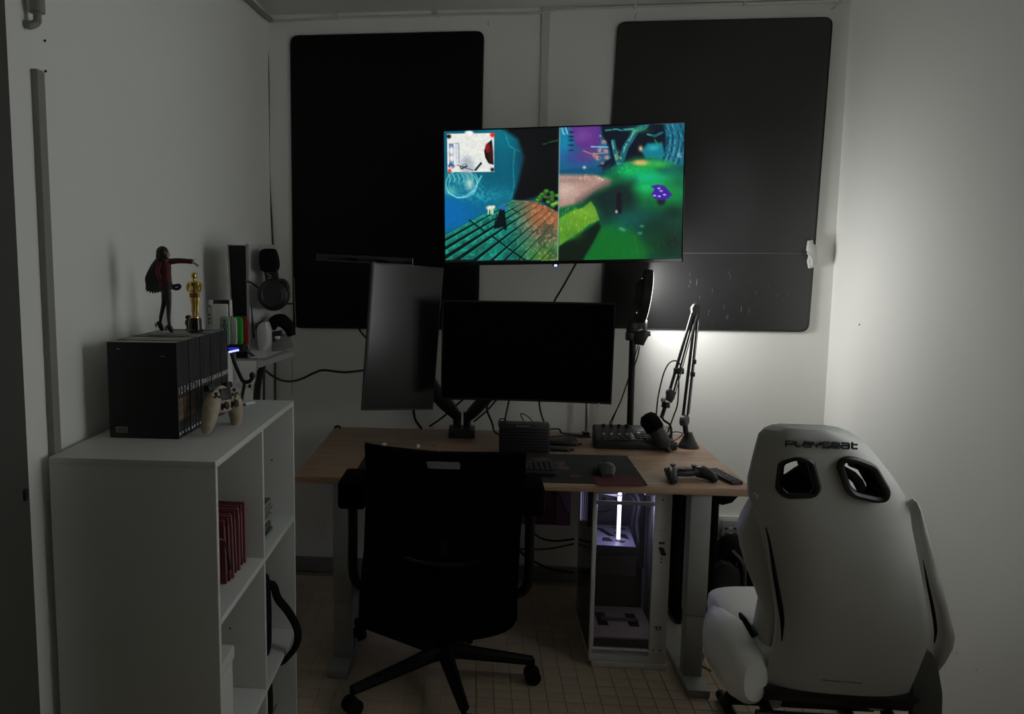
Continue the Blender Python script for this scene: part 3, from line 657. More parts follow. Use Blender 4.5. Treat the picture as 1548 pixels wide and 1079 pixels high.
for k in range(11):
    ang = R(-52+k*11); d = (Vector((0, 0, 1)) - n*n.z).normalized(); e = n.cross(d)
    q = rc - n*.0145 + (e*math.cos(ang)+d*math.sin(ang))*.094*(-1)
    q2 = rc - n*.0145 + (e*math.cos(ang)+d*math.sin(ang))*.080*(-1)
    obj('vent_slot', B().tube([q, q2], .0022, 6), mat('lit_slot', (.5, .5, .5), .5, emit=(1, 1, 1), es=.55), t)
led = mat('ring_diffuser', (.8, .8, .8), .5, emit=(1, .985, .95), es=2.2)
obj('diffuser', ringmesh(B(), .112, .054, .0162, .018), led, t)
la = bpy.data.lights.new('ring_lamp', 'AREA'); la.shape = 'DISK'; la.size = .22; la.energy = RING_W; la.color = (1, .99, .955)
lo = bpy.data.objects.new('ring_lamp', la); COL.objects.link(lo); lo.parent = t
lo.matrix_local = Matrix.Translation(rc+n*.022-Vector(t.location)) @ n.to_track_quat('Z', 'Y').to_matrix().to_4x4() @ Matrix.Rotation(math.pi, 4, 'X')
cable([atY(967, 524, PY), atY(962, 545, PY-.02), atY(948, 580, PY), atY(937, 610, PY+.03), atY(922, 640, PY+.08), atY(920, 652, PY+.05)], .0028, 'left thin black cable hanging from the ring light to the desk', group='ring light cables')
cable([atY(965, 522, PY), atY(957, 548, PY-.02), atY(950, 572, PY), atY(940, 602, PY+.03), atY(926, 636, PY+.08), atY(924, 650, PY+.05)], .0022, 'right thin black cable hanging from the ring light to the desk', group='ring light cables')

# ------------------------------------------------------------ microphone on boom arm
BY = 3.64
bc = atY(1040, 678, BY); 
t = thing('boom_arm', 'folded black boom arm standing on a cone base', 'microphone arm', (bc.x, BY, ZD))
q0 = atY(1037, 655, BY)
obj('base', B().lathe([(.045, 0), (.045, .004), (.036, .018), (.018, .055), (.014, .066), (.005, .068)], (bc.x, BY, ZD), n=28), blk2, t)
jt = atY(1035, 636, BY); obj('base_joint', B().lathe([(.012, -.014), (.026, -.012), (.026, .0), (.022, .012), (.008, .013)], jt+Vector((0, 0, 0)), (.8, -.6, 0), 24), mat('joint_grey', (.05, .05, .05), .4), t)
obj('base_neck', B().cyl((q0.x, BY, ZD+.06), (jt.x, BY, jt.z), .011), blk, t)
top = atY(1052, 466, BY)
def rails(a, c, name, w_=.0065, sp=.009):
    a, c = Vector(a), Vector(c); d = Vector((1, 0, 0))
    obj(name, B().tube([a-d*sp, c-d*sp*.6], w_, 8).tube([a+d*sp, c+d*sp*.6], w_*.6, 8), blk, t)
rails(jt, top+Vector((.006, 0, 0)), 'lower_arm')
obj('spring', B().tube([jt+Vector((.014, -.012, .03)), jt.lerp(top, .95)+Vector((.014, -.012, 0))], .0022, 6), greym, t)
elb = atY(1018, 577, BY-.05); el2 = atY(1012, 604, BY-.06)
rails(el2, top+Vector((-.006, -.012, 0)), 'upper_arm')
obj('spring', B().tube([el2+Vector((.014, -.012, 0)), top+Vector((.002, -.02, -.02))], .0024, 6), greym, t)
obj('elbow_cover', B().prism([atY(x, y, BY-.022) for x, y in ((1046, 466), (1050, 460), (1056, 460), (1059, 466), (1058, 482), (1054, 486), (1047, 478))], (0, .03, 0), .003), mat('joint_pale', (.08, .08, .08), .4), t)
obj('cable_clip', B().box(atY(1020, 557, BY-.055), atY(1032, 565, BY-.03), .003), blk, t)
obj('cable_clip', B().box(atY(1045, 563, BY-.02), atY(1049, 569, BY), .002), blk, t); obj('cable_clip', B().box(atY(1048, 544, BY-.02), atY(1051, 550, BY), .002), blk, t)
obj('arm_head', B().prism([atY(x, y, BY-.075) for x, y in ((1008, 592), (1014, 588), (1023, 594), (1016, 610), (1008, 606))], (0, .025, 0), .003), mat('joint_grey', (.05, .05, .05), .4), t)
obj('tilt_knob', B().lathe([(.007, 0), (.010, .003), (.010, .016), (.004, .018)], atY(1006, 605, BY-.06), (-1, 0, 0), 10), greym, t)
obj('mic_mount', B().cyl(atY(1007, 608, BY-.06), atY(1006, 616, BY-.06), .016, .018).cyl(atY(1005, 616, BY-.06), atY(1000, 632, BY-.06), .008), blk, t)
# microphone
MY = BY-.08
ma, mb = atY(981, 634, MY), atY(1006, 674, MY-.02); ax = (mb-ma).normalized(); L_ = (mb-ma).length
t = thing('microphone', 'large black microphone hanging from the boom arm over the mixer', 'microphone', ma)
obj('body', B().lathe([(.004, -.004), (.030, .0), (.036, .012), (.036, .05), (.033, .058), (.033, L_-.03), (.030, L_-.01), (.018, L_+.006), (.004, L_+.01)], ma, ax, 28), mat('mic_body', (.03, .03, .032), .45), t)
obj('foam_windscreen', B().lathe([(.004, -.026), (.024, -.022), (.036, -.008), (.0395, .012), (.0395, .046), (.036, .052)], ma, ax, 28), mat('mic_foam', (.004, .004, .004), .98, spec=.1, bump=.6, scale=400), t)
obj('yoke', B().tube([atY(999, 628, BY-.07), atY(1004, 636, MY), atY(1013, 643, MY), atY(1015, 658, MY), atY(1010, 664, MY)], .005, 8, 3), blk, t)
b = B()
for k in range(3):
    q = ma.lerp(mb, .45+k*.1); b.tube([q+Vector((.026, -.018, .01)), q+Vector((.036, -.008, .022))], .0018, 6)
obj('pale_marks', b, white, t)
obj('side_knob', B().lathe([(.006, 0), (.013, .004), (.013, .014), (.005, .017)], atY(967, 640, MY)+Vector((.02, 0, 0)), (-1, 0, 0), 10), blk, t)
obj('rear_plug', B().tube([mb-ax*.002, mb+ax*.03], .012, 12), blk, t)
cable([atY(1016, 662, MY-.02), atY(1010, 655, MY), atY(1018, 630, MY+.02), atY(1024, 612, MY+.02), atY(1026, 585, BY-.03), atY(1026, 565, BY-.03)], .0032, 'black cable looping down right of the microphone')
cable([atY(992, 628, BY-.09), atY(995, 600, BY-.09), atY(1003, 566, BY-.08), atY(1012, 549, BY-.07), atY(1022, 546, BY-.06), atY(1029, 553, BY-.05), atY(1029, 566, BY-.05)], .003, 'thin black cable arching left of the boom arm')
cable([atY(1014, 655, BY), atY(1022, 653, BY-.02), atY(1032, 656, BY-.03), atY(1024, 664, BY-.03), atY(1016, 668, BY-.04), atY(1024, 676, BY-.04)], .0022, 'thin black wire tangled between microphone and cone base')
q = atZ(1018, 681, ZD); tag(obj('cable_plug', B().box((q.x-.014, q.y, ZD), (q.x+.016, q.y+.035, ZD+.034), .006), blk2), 'small dark block beside the microphone on the desk', 'plug')

# ------------------------------------------------------------ screens on arms
def screen_thing(label, cat, C_, rz, rr, w_, h_, th=.02, curve=0, facem=None, bez=.006):
    t = thing('monitor', label, cat, (C_[0], C_[1], C_[2]-h_/2))
    M = Matrix.Translation(Vector(C_)) @ Matrix.Rotation(rz, 4, 'Z') @ Matrix.Rotation(rr, 4, 'Y')
    n_ = 16 if curve else 1
    def slab(x0, x1, z0, z1, y0, y1):
        b = B(); rg = []
        for k in range(n_+1):
            x = x0+(x1-x0)*k/n_; yc = -curve*(2*x/w_)**2
            rg.append([M @ Vector((x, y0+yc, z0)), M @ Vector((x, y1+yc, z0)), M @ Vector((x, y1+yc, z1)), M @ Vector((x, y0+yc, z1))])
        return b.rings(rg)
    obj('housing', slab(-w_/2, w_/2, -h_/2, h_/2, .001, th), blk, t)
    obj('screen', slab(-w_/2+bez, w_/2-bez, -h_/2+bez+.003, h_/2-bez, -.0005, .0012), facem, t)
    obj('rear_cover', B().box((-w_*.25, th-.004-curve*.3, -h_*.25), (w_*.25, th+.022, h_*.25), .01, M), blk, t)
    return t, M
scr_off = mat('screen_off', (.001, .001, .0012), .35, spec=.06)
scr_port = mat('screen_off_glossy', (.008, .009, .009), .2, spec=.6)
t, Ml = screen_thing('dark landscape computer screen, switched off, beneath the television', 'monitor', (.207, 3.42, 1.170), R(.0), R(.55), .688, .408, .022, .022, scr_off)
obj('control_stud', B().box((.29, -.026, -.212), (.296, -.018, -.2), .001, Ml), steel, t)
pc = (Vector(atY(565, 398, 3.33)) + atY(545, 628, 3.33) + atY(671, 400, 3.53) + atY(657, 615, 3.53))/4
t, Mp = screen_thing('dark portrait computer screen turned upright, left of the landscape one', 'monitor', pc, math.atan2(.20, .285), R(4.5), .338, .602, .018, 0, scr_port)
# arm post with two arms
t = thing('dual_monitor_mount', 'black dual monitor arm spreading in a V from its clamp', 'monitor arm', (-.06, 3.77, ZD))
AY = 3.70; a = atY(678, 640, AY); c = atY(718, 655, AY)
obj('clamp_base', B().box((a.x, AY, ZD), (c.x, AY+.12, ZD+.04), .005), blk2, t)
m1 = atY(691, 640, AY+.05); m2 = atY(706, 640, AY+.05)
obj('left_column', B().cyl((m1.x, AY+.05, ZD+.03), (m1.x, AY+.05, m1.z+.05), .019), blk, t); obj('right_column', B().cyl((m2.x, AY+.05, ZD+.03), (m2.x, AY+.05, m2.z+.05), .017), blk, t)
obj('left_arm', B().tube([(m1.x, AY+.05, m1.z+.03), atY(675, 612, AY), atY(655, 590, AY-.05), atY(628, 540, AY-.09), Vector(pc)+Vector((.03, .05, 0))], [.022, .034, .036, .026, .018], 10), blk, t)
obj('right_arm', B().tube([(m2.x, AY+.05, m2.z+.02), atY(716, 622, AY), atY(738, 598, AY-.06), atY(765, 560, AY-.12), (.18, 3.46, 1.17)], [.018, .028, .030, .022, .02], 10), blk2, t)
# dark light bar above the portrait screen
t = thing('light_bar', 'slim black light bar tilted above the dark portrait screen', 'lamp', atY(552, 396, 3.35))
a, c = atY(478, 388.5, 3.45), atY(624, 395.5, 3.30); dd = (c-a); zz = Vector((0, 0, .013))
P = [a-zz, c-zz, c+zz, a+zz]
obj('bar', B().prism(P, (-.006, .03, 0), .002), gloss, t)
obj('lower_edge', B().tube([a-zz*1.02, c-zz*1.02], .0009, 6), mat('edge_grey', (.2, .2, .2), .4), t); obj('end_cap', B().tube([c+zz, c-zz], .0016, 6), mat('edge_grey2', (.35, .35, .35), .4), t)
obj('mount', B().box((a.x*.5+c.x*.5-.02, 3.385, a.z-.03), (a.x*.5+c.x*.5+.02, 3.42, a.z+.005), .003).tube([a.lerp(c, .5)+Vector((0, .02, 0)), Vector((pc.x-.02, pc.y+.03, pc.z+.29))], .008, 8), blk, t)

# desk cables
cable([atY(625, 620, 3.6), atY(628, 635, 3.65), atY(637, 648, 3.7)], .006, 'short thick black cable below the portrait screen')
cable([atY(700, 604, 3.74), atY(680, 622, 3.78), atY(664, 635, 3.8), atY(649, 645, 3.8)], .0045, 'black cable slanting left from the monitor arm to the desk')
cable([atY(752, 603, 3.74), atY(735, 622, 3.8), atY(716, 638, 3.8)], .004, 'black cable slanting right of the monitor arm columns')
cable([atY(743, 603, 3.75), atY(736, 618, 3.72), atY(744, 640, 3.68), atY(747, 652, 3.62), atY(756, 658, 3.55)], .0048, 'black cable dropping behind the ribbed box, its left bend')
cable([atY(770, 604, 3.72), atY(766, 622, 3.66), atY(762, 642, 3.56)], .0042, 'straight black cable dropping into the ribbed box')
cable([atY(754, 645, 3.53), atY(755, 635, 3.53), atY(763, 634, 3.53), atY(768, 642, 3.53)], .0026, 'small black wire loop at the top left of the ribbed box')
cable([atY(794, 641, 3.53), atY(787, 626, 3.53), atY(798, 630, 3.53), atY(808, 641, 3.53)], .0022, 'small black wire loop at the top right of the ribbed box')
cable([atY(830, 649, 3.6), atY(845, 649, 3.66), atY(850, 655, 3.68), atY(872, 658, 3.7), atY(893, 661, 3.68)], .004, 'black cable leading from the flat device to the mixer', sm=4)
cable([atY(831, 661, 3.62), atY(855, 659, 3.64), atY(875, 661, 3.66), atY(892, 661, 3.66)], .0035, 'lower black cable between ribbed box and mixer')

# ------------------------------------------------------------ under the desk
# wall trunking and socket
t = thing('wall_socket', 'double wall socket on grey trunking under the desk', 'socket', atY(1105, 815, YB))
a = atY(1072, 778, YB); c = atY(1128, 803, YB)
obj('trunking', B().box((a.x, YB-.02, c.z), (1.5, YB, a.z), .003), trim_m, t)
a = atY(1091, 786, YB-.03); c = atY(1117, 818, YB-.03)
obj('back_box', B().box((a.x, YB-.035, c.z), (c.x+.045, YB, a.z), .004), greym, t); obj('face_plate', B().box((a.x, YB-.041, c.z+.002), (c.x+.045, YB-.034, a.z), .003), mat('socket_grey', (.30, .30, .29), .35), t)
for y in (799, 807):
    for x in (1098, 1105, 1111): q = atY(x, y, YB-.042); obj('switch' if x == 1105 else 'socket_hole', B().box((q.x-.006, q.y-.002, q.z-.004), (q.x+.006, q.y+.001, q.z+.004), .001), white if x == 1105 else blk, t)
# bag and black things
def blobby(name, label, cat, rows, m, extra=None, p=2.6):
    t = thing(name, label, cat, (rows[0][0][0], rows[0][0][1], min(0+rows[0][0][2], rows[-1][0][2]))); obj('body', B().pillow(rows, 12, p), m, t); return t
q = atY(1105, 850, 3.78)
t = thing('backpack', 'dark slumped backpack on the floor below the wall socket', 'bag', (q.x, 3.78, 0))
b = B(); b.pillow([((q.x+.005, 3.78, z), (w_, 0, 0), (0, d_, 0)) for z, w_, d_ in ((0, .10, .07), (.02, .13, .09), (.1, .14, .10), (.18, .125, .09), (.25, .09, .07), (.30, .05, .04), (.315, .02, .02))], 12, 2.3)
obj('body', b, soft, t); obj('strap', B().tube([(q.x-.02, 3.7, .27), (q.x+.02, 3.66, .22), (q.x+.03, 3.665, .12), (q.x+.06, 3.66, .05)], .012, 8, 4, .4), blk2, t)
obj('pocket', B().pillow([((q.x-.05, 3.69, z), (w_, 0, 0), (0, .04, 0)) for z, w_ in ((.02, .05), (.05, .07), (.13, .07), (.19, .055), (.22, .02))], 10, 2.5), mat('dark_nylon', (.02, .021, .023), .7), t)
cable([atY(1100, 818, 3.9), atY(1098, 830, 3.85), atY(1108, 832, 3.82), atY(1104, 845, 3.8), atY(1102, 858, 3.7)], .004, 'pale cable trailing from the wall socket over the backpack', gcable_m)
cable([atY(1120, 815, 3.9), atY(1128, 830, 3.8), atY(1117, 842, 3.75), atY(1112, 856, 3.68)], .006, 'black cable curling from the right of the wall socket')
cable([atY(1090, 800, 3.9), atY(1084, 810, 3.85), atY(1082, 822, 3.8), atY(1086, 850, 3.8)], .005, 'black cable hanging left of the wall socket')
# tall black speaker box
t = thing('subwoofer', 'tall black box standing between the computer and the desk leg', 'speaker', (1.0, 3.68, 0))
obj('cabinet', B().box((.86, 3.50, .02), (1.02, 3.88, .60), .012), soft, t); obj('grille', B().box((.875, 3.495, .06), (1.005, 3.505, .56), .004), softer, t)
for dx in (.88, 1.0): obj('rubber_foot', B().cyl((dx, 3.53, 0), (dx, 3.53, .022), .012), blk, t)
# pouch under desk right end
t = thing('cable_pouch', 'black fabric pouch slung under the right end of the desk', 'pouch', (.93, 3.3, ZD-.13))
a = atY(1066, 756, 3.12); c = atY(1142, 776, 3.12)
obj('body', B().pillow([((x, 3.22, z), (0, .09, 0), (0, 0, h_)) for x, z, h_ in ((.872, ZD-.06, .012), (.885, ZD-.067, .034), (.93, ZD-.073, .045), (.96, ZD-.068, .040), (.978, ZD-.06, .02))], 10, 2.6), soft, t)
obj('strap', B().box((.90, 3.13, ZD-.034), (.915, 3.31, ZD-.028), .001), blk2, t)
# cable tray panel with mauve cloth
t = thing('cable_tray', 'mauve panel of a cable tray hanging behind the chair under the desk', 'tray', (.15, 3.55, ZD-.25))
a = atY(862, 795, 3.5)
obj('panel', B().box((-.20, 3.50, a.z), (a.x, 3.515, ZD-.03), .003), mat('mauve_cloth', (.075, .030, .040), .8, var=.4, scale=8), t)
a2 = atY(840, 795, 3.495); obj('pale_strip', B().box((a2.x, 3.492, a.z+.002), (a.x-.002, 3.5, ZD-.05), .001), mat('mauve_pale', (.16, .085, .125), .7), t)
cable([atY(845, 745, 3.47), atY(850, 760, 3.47), atY(861, 779, 3.46)], .0045, 'black cable crossing the mauve panel under the desk')
cable([atY(803, 803, 3.6), atY(818, 814, 3.6), atY(840, 818, 3.6), atY(868, 815, 3.58)], .0045, 'upper black cable sagging behind the chair towards the computer')
cable([atY(782, 830, 3.62), atY(805, 831, 3.6), atY(835, 829, 3.6), atY(868, 822, 3.58)], .0035, 'middle thin black cable sagging behind the chair towards the computer')
cable([atY(780, 827, 3.6), atY(800, 845, 3.6), atY(835, 861, 3.6), atY(868, 866, 3.58)], .0055, 'lowest black cable sagging behind the chair towards the computer')
q = atZ(1034, 970, 0); t = thing('power_adapter', 'grey power plug lying on the floor by the desk foot', 'plug', (q.x, q.y, 0))
obj('body', B().box((.86, 3.20, 0), (.905, 3.27, .03), .006), dtrim_m, t); obj('front_face', B().box((.853, 3.195, 0), (.862, 3.275, .038), .004), blk2, t)
cable([(.90, 3.22, .012), (.875, 3.17, .036), (.845, 3.13, .036), (.835, 3.10, .036), (.86, 3.09, .03), (.90, 3.10, .006)], .0045, 'yellowish cable on the floor beside the desk foot', mat('yellow_cable', (.16, .14, .03), .5))

# ------------------------------------------------------------ computer tower
x0_, x1_, y0_, y1_, zt = .447, .733, 3.10, 3.52, .688
t = thing('computer_tower', 'white open computer tower with lit glass sides under the desk', 'computer', (.59, 3.3, 0))
fw = mat('tower_white', (.60, .60, .575), .4); dark = mat('tower_dark', (.012, .012, .014), .5)
obj('base_plinth', B().box((x0_+.01, y0_-.006, 0), (x1_+.004, y1_, .022), .004), fw, t)
obj('floor_panel', B().box((x0_, y0_, .022), (x1_, y1_, .05), .003), fw, t)
obj('top_panel', B().box((x1_-.10, y0_, zt-.012), (x1_, y1_, zt), .003).box((x0_, y0_, zt-.012), (x0_+.09, y1_, zt), .003).box((x0_, y1_-.08, zt-.012), (x1_, y1_, zt), .003), fw, t)
fp = obj('front_column', B().box((x1_-.064, y0_-.002, .035), (x1_, y0_+.012, zt-.003), .003), fw, t)
for z, dx, s_ in ((.662, .034, .003), (.545, .040, .002), (.545, .026, .002), (.078, .048, .003), (.078, .022, .003), (.436, .032, .003), (.422, .032, .003)):
    obj('screw', B().cyl((x1_-dx, y0_-.001, z), (x1_-dx, y0_-.004, z), s_, n=8), blk, fp)
obj('usb_port', B().box((x1_-.044, y0_-.004, .493), (x1_-.022, y0_-.001, .501), .001), blk, fp)
obj('power_button', B().prism([Vector(p) for p in roundpoly([(x1_-.045, y0_-.006, .480), (x1_-.026, y0_-.006, .480), (x1_-.014, y0_-.006, .45), (x1_-.032, y0_-.006, .45)], .004)], (0, .005, 0), .001), blk, fp)
# emblem: two curved t letters
b = B(); ex, ez = x1_-.033, .165
for s in (-1, 1):
    b.tube([(ex+s*.0015, y0_-.0035, ez+.006), (ex+s*.010, y0_-.0035, ez+.006), (ex+s*.0145, y0_-.0035, ez+.003)], .0014, 6); b.tube([(ex+s*.007, y0_-.0035, ez+.006), (ex+s*.007, y0_-.0035, ez-.003), (ex+s*.003, y0_-.0035, ez-.007)], .0016, 6)
obj('emblem', b, blk, fp)
obj('rear_column', B().box((x0_, y0_, .05), (x0_+.016, y0_+.02, zt-.012), .003), fw, t)
obj('back_column', B().box((x0_, y1_-.02, .05), (x0_+.02, y1_, zt-.012), .003).box((x1_-.02, y1_-.02, .05), (x1_, y1_, zt-.012), .003), fw, t)
obj('top_rail', B().box((x0_+.01, y0_-.001, .636), (x1_-.06, y0_+.012, .650), .003), greym, t); obj('bottom_rail', B().box((x0_+.01, y0_-.001, .066), (x1_-.06, y0_+.010, .076), .002), fw, t)
obj('right_panel', B().box((x1_-.004, y0_+.012, .05), (x1_, y1_, zt-.012), .001), fw, t)
obj('motherboard_tray', B().box((x0_+.02, y1_-.06, .26), (x1_-.02, y1_-.05, zt-.02), .002), mat('tray_dark', (.028, .028, .034), .35), t)
obj('rear_grille', B().box((x0_+.02, y1_-.03, .06), (x1_-.02, y1_-.022, .26), .002), dark, t)
gl = glassmat('tower_glass', (.86, .86, .90))
obj('front_glass', B().box((x0_+.016, y0_+.0125, .076), (x1_-.064, y0_+.0165, .636)), gl, t); obj('side_glass', B().box((x0_-.001, y0_+.02, .05), (x0_+.003, y1_-.02, zt-.012)), gl, t)
fpb = obj('shroud', B().box((x0_+.02, y0_+.03, .10), (x1_-.03, y1_-.10, .108), .002), mat('shroud_beige', (.85, .72, .52), .5), t)
for a in (.50, .62): obj('cutout', B().box((a, y0_+.13, .1075), (a+.04, y0_+.25, .1105), .001), blk, fpb)
obj('crossbar', B().box((x0_+.07, y0_+.17, .109), (x1_-.07, y0_+.19, .118), .002), greym, fpb)
# graphics card: tilted backplate
GM = Matrix.Translation(Vector((.558, 3.29, .452))) @ Matrix.Rotation(R(-4), 4, 'Z') @ Matrix.Rotation(R(1), 4, 'X')
g = obj('graphics_card', B().box((-.082, -.10, -.040), (.078, .13, -.004), .004, GM), dark, t)
obj('backplate', B().box((-.082, -.105, -.004), (.072, .135, 0), .001, GM), mat('backplate', (.38, .37, .46), .35, .5), g)
b = B()
for P in (((-.066, .09), (-.04, .09), (.005, .0), (-.02, .0)), ((-.045, -.02), (-.02, -.02), (-.005, -.06), (-.05, -.06)), ((.0, .05), (.05, .03), (.058, -.03), (.02, .0)), ((.005, -.03), (.04, -.05), (.03, -.07), (-.0, -.06)), ((.0, .11), (.05, .11), (.055, .085), (.02, .085))):
    b.prism([GM @ Vector((x, y, .0002)) for x, y in P], GM.to_3x3() @ Vector((0, 0, .0006)))
obj('backplate_graphic', b, dark, g)
obj('card_bracket', B().box((-.095, -.09, -.05), (-.083, .12, .02), .002, GM), dark, g)
obj('psu_block', B().box((x0_+.04, y0_+.16, .30), (x1_-.09, y1_-.07, .385), .004), mat('block_grey', (.02, .02, .02), .5), t)
obj('cooling_pipe', B().tube([(.475, 3.32, .66), (.52, 3.30, .652), (.58, 3.30, .640), (.615, 3.32, .645)], .007, 8, 4).tube([(.49, 3.34, .622), (.53, 3.32, .618), (.59, 3.32, .608)], .0065, 8, 4), mat('pipe_pale', (.5, .5, .6), .3, .4), t)
obj('cable_bundle', B().tube([(.64, 3.36, .63), (.655, 3.3, .59), (.65, 3.32, .5), (.655, 3.3, .42), (.645, 3.34, .30)], .007, 8, 5).tube([(.62, 3.4, .60), (.645, 3.34, .58), (.64, 3.36, .48), (.66, 3.36, .36)], .006, 8, 5), mat('cable_sleeve', (.035, .035, .04), .6), t)
obj('fan', B().lathe([(.055, 0), (.055, .02), (.05, .024), (.012, .024), (.012, .004)], (.53, y1_-.068, .56), (0, -1, 0), 32), dark, t)
zt0 = atY(935, 815, 3.26).z; tx = atY(935.5, 790, 3.26).x
obj('light_tube', B().cyl((tx, 3.26, zt0), (tx, 3.26, .622), .0075), mat('tube_glow', (.9, .9, 1), .4, emit=(.80, .82, 1), es=2.2), t)
obj('light_tube', B().cyl((tx, 3.26, .632), (tx, 3.26, .648), .0075).cyl((tx-.002, 3.28, .655), (tx-.004, 3.28, .676), .008), MATS['tube_glow'], t)
pl = bpy.data.lights.new('tube_lamp', 'POINT'); pl.energy = PC_W; pl.color = (.62, .60, 1); pl.shadow_soft_size = .015
po = bpy.data.objects.new('tube_lamp', pl); COL.objects.link(po); po.parent = t; po.location = Vector((tx, 3.235, .60))-Vector(t.location)
obj('glass_reflection', B().box((x0_-.0025, y1_-.10, .47), (x0_-.0008, y1_-.07, zt-.01), .0004), mat('reflection_glow', (.5, .5, .7), .4, emit=(.42, .40, .66), es=.30), t)  # reflection on the side glass, drawn as a glowing strip

# ------------------------------------------------------------ office chair
OY = 2.62
chb = mat('chair_black', (.004, .004, .0042), .5, spec=.22); chs = mat('chair_fabric', (.0025, .0025, .003), .95, spec=.05)
t = thing('office_chair', 'black mesh office chair with armrests, back turned, in front of the desk', 'chair', (-.10, 2.93, 0))
b = B()
prof = ((551, 796, 684), (553, 795, 700), (555, 792, 740), (554, 789, 780), (551, 786, 820), (547, 784, 860), (543, 782, 900), (542, 782, 935), (548, 776, 950))
rows = []
for l_, r_, y in prof:
    Y = OY + .05*math.sin((y-684)/266*math.pi)
    A, C_ = atY(l_, y, Y), atY(r_, y, Y); rows.append(((A+C_)/2 + Vector((0, .02, 0)), Vector(((C_.x-A.x)/2, 0, 0)), (0, .022, 0)))
# curved top edge
top = []
K = 20
bk = B(); rg = []
for i in range(K+1):
    u = i/K
    ring = []
    for l_, r_, y in prof:
        yy = y
        if y == 684: yy = 672 + 13*min(1, u*2.2)**.7 + 2*u
        if y == 950: yy = 937 + 10*u + 28*max(0, math.sin(math.pi*u))**.6
        Y = OY + .05*math.sin((y-684)/266*math.pi) + .035*(1-(2*u-1)**2)*1.0
        ring.append(atY(l_+(r_-l_)*u, yy, Y))
    rg.append(ring + [p+Vector((0, .032, 0)) for p in ring[::-1]])
bk.rings(rg)
# handle slot cut through the mesh
cut = B(); P = [atY(x, y, OY-.1) for x, y in ((645, 699), (694, 700.5), (695, 709), (648, 707.5))]; P2 = roundpoly(P, .006)
cut.prism(P2, (P2[0]-CAM).normalized()*.35)
def boolean(bb, cutters, name='x'):
    me = bpy.data.meshes.new('a'); bb.b.to_mesh(me); bb.b.free(); o = bpy.data.objects.new('a', me); COL.objects.link(o); tmp = []
    for c_ in cutters:
        mc = bpy.data.meshes.new('c'); c_.b.to_mesh(mc); c_.b.free(); oc = bpy.data.objects.new('c', mc); COL.objects.link(oc)
        m = o.modifiers.new('b', 'BOOLEAN'); m.object = oc; m.operation = 'DIFFERENCE'; m.solver = 'EXACT'; tmp.append(oc)
    dg = bpy.context.evaluated_depsgraph_get(); out = bpy.data.meshes.new_from_object(o.evaluated_get(dg))
    for q in tmp+[o]: bpy.data.objects.remove(q)
    out.materials.clear(); return out
obj('backrest', boolean(bk, [cut]), chs, t)
Q = [p for p in roundpoly([atY(x, y, OY+.022) for x, y in ((644, 698), (695, 699.5), (696, 710), (647, 708.5))], .006)]
obj('grip_slot', B().prism(Q, (0, .004, 0)), mat('slot_grey', (.16, .16, .155), .6), t)
a_, c_ = atY(600, 846, OY+.02), atY(735, 852, OY+.02)
obj('lumbar_support', B().tube([atY(610, 843, OY+.055), atY(640, 851, OY+.06), atY(670, 854, OY+.062), atY(700, 854, OY+.06), atY(726, 850, OY+.055)], .009, 10, 4), chb, t)
sx = -.10
obj('seat', B().pillow([((sx, y, z), (w_, 0, 0), (0, 0, .035)) for y, z, w_ in ((2.68, .455, .18), (2.70, .455, .225), (2.85, .46, .245), (3.05, .46, .245), (3.15, .455, .22), (3.17, .45, .18))], 12, 3.5), chs, t)
obj('back_bracket', B().tube([(sx, OY+.10, .62), (sx, OY+.12, .46), (sx, OY+.16, .40), (sx, 2.9, .40)], .026, 10, 4), chb, t)
obj('lower_shroud', B().pillow([((sx, OY+.09, z), (w_, 0, 0), (0, .035, 0)) for z, w_ in ((.36, .10), (.38, .19), (.43, .225), (.50, .225))], 12, 3), chs, t)
for s, (px0, px1, py0, py1, pxb, pyb) in ((-1, (512, 553, 736, 783, 534, 895)), (1, (789, 822, 744, 794, 797, 905))):
    Yp = 2.80; A, C_ = atY(px0, py0, Yp), atY(px1, py1, Yp)
    arm = obj('armrest', B().box((A.x, Yp-.03, C_.z+.035), (C_.x, Yp+.17, A.z+.025), .012), chs, t)
    xm = (A.x+C_.x)/2+(-.004 if s < 0 else -.006); zb = atY(pxb, pyb, Yp).z
    obj('arm_post', B().tube([(xm, Yp+.04, C_.z+.06), (xm, Yp+.04, C_.z-.08), (xm-.0*s, Yp+.04, zb+.06), (xm-.02*s, Yp+.04, zb+.01), (xm-.07*s, Yp+.05, zb-.005), (sx+s*.15, Yp+.05, .415)], .017, 10, 4), chb, t)
obj('gas_column', B().cyl((sx, 2.93, .12), (sx, 2.93, .40), .024).cyl((sx, 2.93, .09), (sx, 2.93, .24), .034), chb, t)
obj('tilt_mechanism', B().box((sx-.08, 2.82, .385), (sx+.08, 3.04, .43), .012), chb, t)
for fx, fy in ((-.46, 3.21), (-.40, 2.67), (.225, 2.95), (-.02, 2.60), (-.02, 3.25)):
    d = Vector((fx-sx, fy-2.93, 0)); dn = d.normalized()
    lg = obj('base_leg', B().tube([Vector((sx, 2.93, .115)), Vector((sx, 2.93, .115))+dn*.06, Vector((fx, fy, .085))], [.032, .028, .018], 10), chb, t)
    sd = Vector((-dn.y, dn.x, 0)); w = B()
    for k in (-1, 1): w.cyl(Vector((fx, fy, .03))+sd*(.010*k), Vector((fx, fy, .03))+sd*(.026*k), .0295, n=22)
    w.cyl(Vector((fx, fy, .03)), Vector((fx, fy, .09)), .009); obj('caster', w, chb, t)

